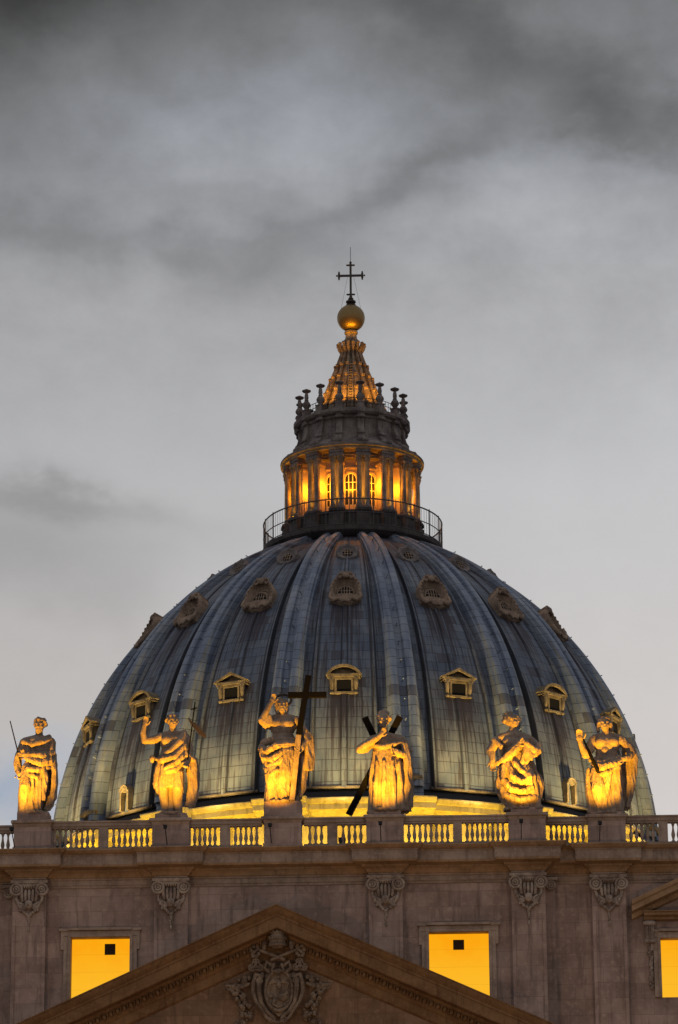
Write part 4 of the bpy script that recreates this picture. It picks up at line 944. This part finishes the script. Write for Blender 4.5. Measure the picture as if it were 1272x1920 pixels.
# core wall with arched windows
m = MB(); n = 16
for k in range(16):
    c = k*BAY
    def pt(u, z, r=5.05): 
        a = c+u/r; return (r*sin(a), -r*cos(a), z)
    W2 = 5.05*BAY/2; w = .62; zs, zt = 113.0, 115.75
    m.put([pt(-W2, 110), pt(-w, 110), pt(-w, zs), pt(-w, zt), pt(-w, 118.4), pt(-W2, 118.4)], [(0, 1, 2, 3, 4, 5)])
    m.put([pt(W2, 110), pt(w, 110), pt(w, zs), pt(w, zt), pt(w, 118.4), pt(W2, 118.4)], [(5, 4, 3, 2, 1, 0)])
    m.put([pt(-w, 110), pt(w, 110), pt(w, zs), pt(-w, zs)], [(0, 1, 2, 3)])
    arc = [pt(w*cos(pi*i/10), zt+w*sin(pi*i/10)) for i in range(11)]
    m.put(arc+[pt(-w, 118.4), pt(w, 118.4)], [tuple(range(13))])
D(m).build('core_wall', M['ochre'], lan, 0)
m = MB()
m.torus((0, -5.07, 115.75), .68, .09, 16, 6, 'y', 0, pi); m.box(-.77, -.60, -5.14, -4.98, 112.9, 115.75); m.box(.60, .77, -5.14, -4.98, 112.9, 115.75)
m.box(-1.0, 1.0, -5.22, -5.0, 116.75, 116.9)
wn = D(m).build('window', M['ochre'], lan, 40)
k = MB(); k.prism([(-.62, 112.9), (.62, 112.9), (.62, 115.75)]+[(.62*cos(pi*i/10), 115.75+.62*sin(pi*i/10)) for i in range(1, 10)]+[(-.62, 115.75)], -4.86, -4.80); D(k).build('pane', M['glass'], wn, 0)
k = MB()
for x in (-.2, .2): k.box(x-.035, x+.035, -4.93, -4.89, 112.9, 116.28)
for z in (113.7, 114.6, 115.4): k.box(-.62, .62, -4.885, -4.862, z-.03, z+.03)
k.torus((0, -4.93, 115.75), .57, .05, 14, 6, 'y', 0, pi); k.box(-.62, -.54, -4.93, -4.89, 112.9, 115.8); k.box(.54, .62, -4.93, -4.89, 112.9, 115.8)
D(k).build('window_bars', M['white'], wn, 0)
for q in range(-4, 5):
    if q: copy_part(wn, lan, q*BAY)
# radial buttress with a pair of columns in front
m = MB(); m.box(-.40, .40, -6.12, -4.9, 112.0, 117.75); m.box(-.48, .48, -6.16, -5.2, 117.1, 117.3)
bt = D(m).build('buttress', M['ochre'], lan, 0)
bt.rotation_euler = (0, 0, BAY/2)
cs = MB()
cs.box(-.36, .36, -.36, .36, 0, .22); cs.lathe([(.34, .22), (.36, .30), (.30, .38), (.31, .46), (.265, .54), (.27, 2.2), (.232, 4.82), (.26, 4.86), (.26, 4.92), (.235, 4.96)], n=16)
for k in range(8):
    a = k*pi/4; cs.tube([(.23*cos(a), .23*sin(a), 4.98), (.28*cos(a), .28*sin(a), 5.2), (.36*cos(a), .36*sin(a), 5.36)], [.07, .07, .05], 6)
    if k % 2: cs.ell((.36*cos(a), .36*sin(a), 5.46), .11, 7, 5)
cs.lathe([(.25, 4.95), (.28, 5.4), (.34, 5.55)], n=12); cs.box(-.38, .38, -.38, .38, 5.52, 5.68)
col0 = None
for k in range(16):
    for s_ in (-1, 1):
        a = (k+.5)*BAY; r = 6.62; u = .40*s_
        if col0 is None: col0 = o = cs.build('column', M['lantern'], lan, 40, local=True)
        else: o = copy_part(col0, lan)
        o.location = (r*sin(a)+u*cos(a), -r*cos(a)+u*sin(a), 112.05-LZ); o.rotation_euler = (0, 0, a)
    if k: copy_part(bt, lan, (k+.5)*BAY)
# attic with scroll buttresses
D(MB().lathe([(6.3, 119.2), (5.75, 119.6), (5.3, 120.3), (5.2, 121.0), (5.2, 122.1), (5.35, 122.2), (5.4, 122.4), (5.75, 122.5), (5.9, 122.7), (5.9, 122.95), (5.6, 123.1), (3, 123.2)], n=96, caps=False)).build('attic', M['lantern'], lan, 30)
m = MB()
pr = [(-5.0, 119.2), (-6.55, 119.05), (-6.72, 119.3), (-6.55, 119.6), (-6.1, 119.8), (-5.75, 120.2), (-5.8, 120.5), (-5.6, 120.95), (-5.48, 121.4), (-5.5, 122.0), (-5.7, 122.2), (-5.7, 122.5), (-5.0, 122.6)]
m.put([(x, y, z) for x in (-.33, .33) for y, z in pr], [tuple(range(13)), tuple(range(25, 12, -1))]+[(i, (i+1) % 13, (i+1) % 13+13, i+13) for i in range(13)])
m.tube([(-.36, -6.5, 119.36), (.36, -6.5, 119.36)], .27, 14); m.tube([(-.34, -5.62, 122.2), (.34, -5.62, 122.2)], .16, 12); m.tube([(-.34, -5.74, 120.42), (.34, -5.74, 120.42)], .14, 12)
m.box(-.46, .46, -5.94, -5.2, 122.62, 123.1)
sb = D(m).build('scroll_buttress', M['lantern'], lan, 40); sb.rotation_euler = (0, 0, BAY/2)
m = MB(); m.box(-.34, .34, -.34, .34, 0, .55); m.box(-.40, .40, -.40, .40, .55, .65)
m.lathe([(.26, .65), (.20, .75), (.25, .86), (.40, 1.08), (.43, 1.25), (.32, 1.48), (.19, 1.62), (.24, 1.68), (.17, 1.76), (.22, 2.0), (.19, 2.3), (.14, 2.5), (.24, 2.58), (.38, 2.62), (.47, 2.72), (.45, 2.78), (.28, 2.84), (.12, 2.95)], n=14)
cb = None
for k in range(16):
    a = (k+.5)*BAY
    if k: copy_part(sb, lan, a)
    if cb is None: cb = o = m.build('candelabrum', M['lantern'], lan, 40, local=True)
    else: o = copy_part(cb, lan)
    o.location = (5.38*sin(a), -5.38*cos(a), 123.12-LZ); o.rotation_euler = (0, 0, a)
m = MB()   # thin terrace railing between the candelabra
for z in (124.35, 123.85): m.torus((0, 0, z), 5.0, .035, 64, 5, 'z')
for k in range(80): a = k*2*pi/80; m.tube([(5*sin(a), 5*cos(a), 123.15), (5*sin(a), 5*cos(a), 124.35)], .022, 4, False)
D(m).build('terrace_railing', M['iron'], lan, 0)
# concave ribbed spire
SP = [(3.7, 123.1), (3.45, 123.9), (3.0, 125.2), (2.62, 126.4), (2.08, 127.9), (1.50, 129.4), (1.10, 130.6), (.92, 131.2), (.86, 131.7)]
D(MB().lathe([(r-.22, z) for r, z in SP]+[(.80, 131.9), (.80, 132.3), (.62, 132.5), (.55, 133.0), (.68, 133.1), (.68, 133.3), (.4, 133.5)], n=48, caps=False)).build('spire', M['spire'], lan, 40)
def spr(z):
    for (r0, z0), (r1, z1) in zip(SP, SP[1:]):
        if z <= z1: return r0+(r1-r0)*(z-z0)/(z1-z0)
    return SP[-1][0]
m = MB(); zz = [123.1+i*.35 for i in range(25)]
m.tube([(0, -spr(z), z) for z in zz], [.26-.006*i for i in range(25)], 8)
for z in (124.6, 126.3, 127.9, 129.3): m.ell((0, -(spr(z)+.12), z), (.22, .2, .14), 8, 6); m.box(-.17, .17, -(spr(z)+.28), -spr(z)+.1, z+.08, z+.16)
m.tube([(0, -1.0, 131.0), (0, -1.25, 131.45), (0, -1.36, 131.75)], [.16, .18, .14], 8); m.ell((0, -1.36, 131.78), (.2, .2, .17), 8, 6)
sr = D(m).build('spire_rib', M['spire'], lan, 40); sr.rotation_euler = (0, 0, BAY/2)
for k in range(1, 16): copy_part(sr, lan, (k+.5)*BAY)
m = MB()
for s_ in (-.22, .22): m.tube([(s_, -(spr(z)+.22), z) for z in zz[3:19]], .05, 5)
for z in [124.2+i*.33 for i in range(16)]: m.tube([(-.22, -(spr(z)+.22), z), (.22, -(spr(z)+.22), z)], .035, 5)
D(m).build('ladder', M['lantern'], lan, 0)

# balcony railing
rl_ = thing('balcony_railing', (0, DC.y, 109.6), 'curved dark iron railing round the balcony at the lantern foot', 'railing')
m = MB(); m.torus((0, 0, 112.35), 9.0, .07, 96, 6, 'z'); D(m).build('top_rail', M['rail_iron'], rl_, 40)
m = MB(); m.torus((0, 0, 110.95), 9.0, .05, 96, 6, 'z'); m.torus((0, 0, 109.75), 9.0, .05, 96, 6, 'z'); D(m).build('lower_rail', M['rail_iron'], rl_, 40)
m = MB()
for k in range(140): a = k*2*pi/140; m.tube([(9*sin(a), 9*cos(a), 109.6), (9*sin(a), 9*cos(a), 112.35)], .017, 4, False)
D(m).build('bars', M['rail_iron'], rl_, 0)
m = MB(); m.tube([(0, -9.0, 109.6), (0, -9.0, 112.5)], .05, 6); ps = D(m).build('post', M['rail_iron'], rl_, 40)
for k in range(1, 24): copy_part(ps, rl_, k*2*pi/24)

# orb and cross
oc = thing('orb_and_cross', (0, DC.y, 133.3), 'gilded ball topped by a thin dark cross with lightning rod above the spire', 'finial')
D(MB().lathe([(1.43*cos(radians(a)), 134.82+1.43*sin(radians(a))) for a in range(-86, 90, 6)], n=48)).build('orb', M['orb'], oc, 60)
m = MB(); m.lathe([(.5, 136.1), (.55, 136.25), (.35, 136.4), (.52, 136.55), (.5, 136.7), (.25, 136.8), (.3, 136.95), (.18, 137.1), (.14, 137.3)], n=16); D(m).build('collar', M['crossmetal'], oc, 40)
m = MB(); m.box(-.11, .11, -.11, .11, 137.0, 140.9); m.box(-1.32, 1.32, -.09, .09, 139.44, 139.64)
for x, z, d in ((-1.2, 139.54, 0), (1.2, 139.54, 0), (0, 140.7, 1), (0, 137.45, 1)):
    for q in (-1, 1):
        if d: m.ell((x+q*.36, 0, z), .10, 8, 6); m.ell((x+q*.2, 0, z), (.16, .12, .10), 8, 6)
        else: m.ell((x, 0, z+q*.40), .09, 8, 6); m.ell((x, 0, z+q*.2), (.12, .12, .18), 8, 6)
for s_ in (-1, 1): m.ell((s_*1.42, 0, 139.54), .10, 8, 6)
m.ell((0, 0, 141.0), .13, 8, 6); D(m).build('cross', M['crossmetal'], oc, 50)
m = MB(); m.tube([(0, 0, 141), (0, 0, 142.7)], .028, 5); D(m).build('lightning_rod', M['iron'], oc, 0)
for s_ in (-1, 1):
    m = MB(); m.tube([(s_*.3, 0, 139.5), (s_*1.0, 0, 135.95)], .012, 4); D(m).build('stay_wire', M['iron'], oc, 0)

# ------------------------------------------------------------------ lamps of dome and lantern
for k in range(-4, 5):
    a = k*BAY
    P = lambda r, z, a=a: Vector((r*sin(a), DC.y-r*cos(a), z))
    floodlight(P(34.6, 72.3), P(31.5, 82.3), 20500, PALE, 'broad floodlight on the ledge under the dome, hidden behind the balustrade', 'dome floodlights', 66, .6, 4.2, 2.0, .4)
for k in range(-9, 10):
    a = k*BAY/2; P = lambda r, z, a=a: Vector((r*sin(a), DC.y-r*cos(a), z))
    floodlight(P(32.6, 70.6), P(28.2, 75.6), 2900, YELLOW, 'yellow floodlight at the foot of the drum attic, hidden behind the balustrade', 'drum floodlights', 150, .5, 1.0, 1.5, .3)
for k in range(-5, 6):
    a = k*BAY; P = lambda r, z, a=a: Vector((r*sin(a), DC.y-r*cos(a), z))
    lamp('POINT', P(5.85, 114.9), None, 300, (1, .33, .008), lan, .15, name='bay_lamp')
for k in range(-5, 5):
    a = (k+.5)*BAY; P = lambda r, z, a=a: Vector((r*sin(a), DC.y-r*cos(a), z))
    lamp('SPOT', P(6.98, 112.2), P(6.55, 115.0), 850, (1, .48, .025), lan, .05, 60, 1.0, 'column_lamp')
for k in (-3.5, -2.5, -1.5, -.5, .5, 1.5, 2.5, 3.5):
    a = k*BAY; P = lambda r, z, a=a: Vector((r*sin(a), DC.y-r*cos(a), z))
    lamp('SPOT', P(4.45, 124.4), P(1.9, 128.8), 560, (1, .40, .015), lan, .1, 100, .8, 'spire_lamp')
for k in (-1.5, 0, 1.5):
    a = k*BAY; P = lambda r, z, a=a: Vector((r*sin(a), DC.y-r*cos(a), z))
    lamp('SPOT', P(1.5, 132.0), P(.5, 134.3), 90, ORANGE, lan, .1, 80, .8, 'orb_lamp')
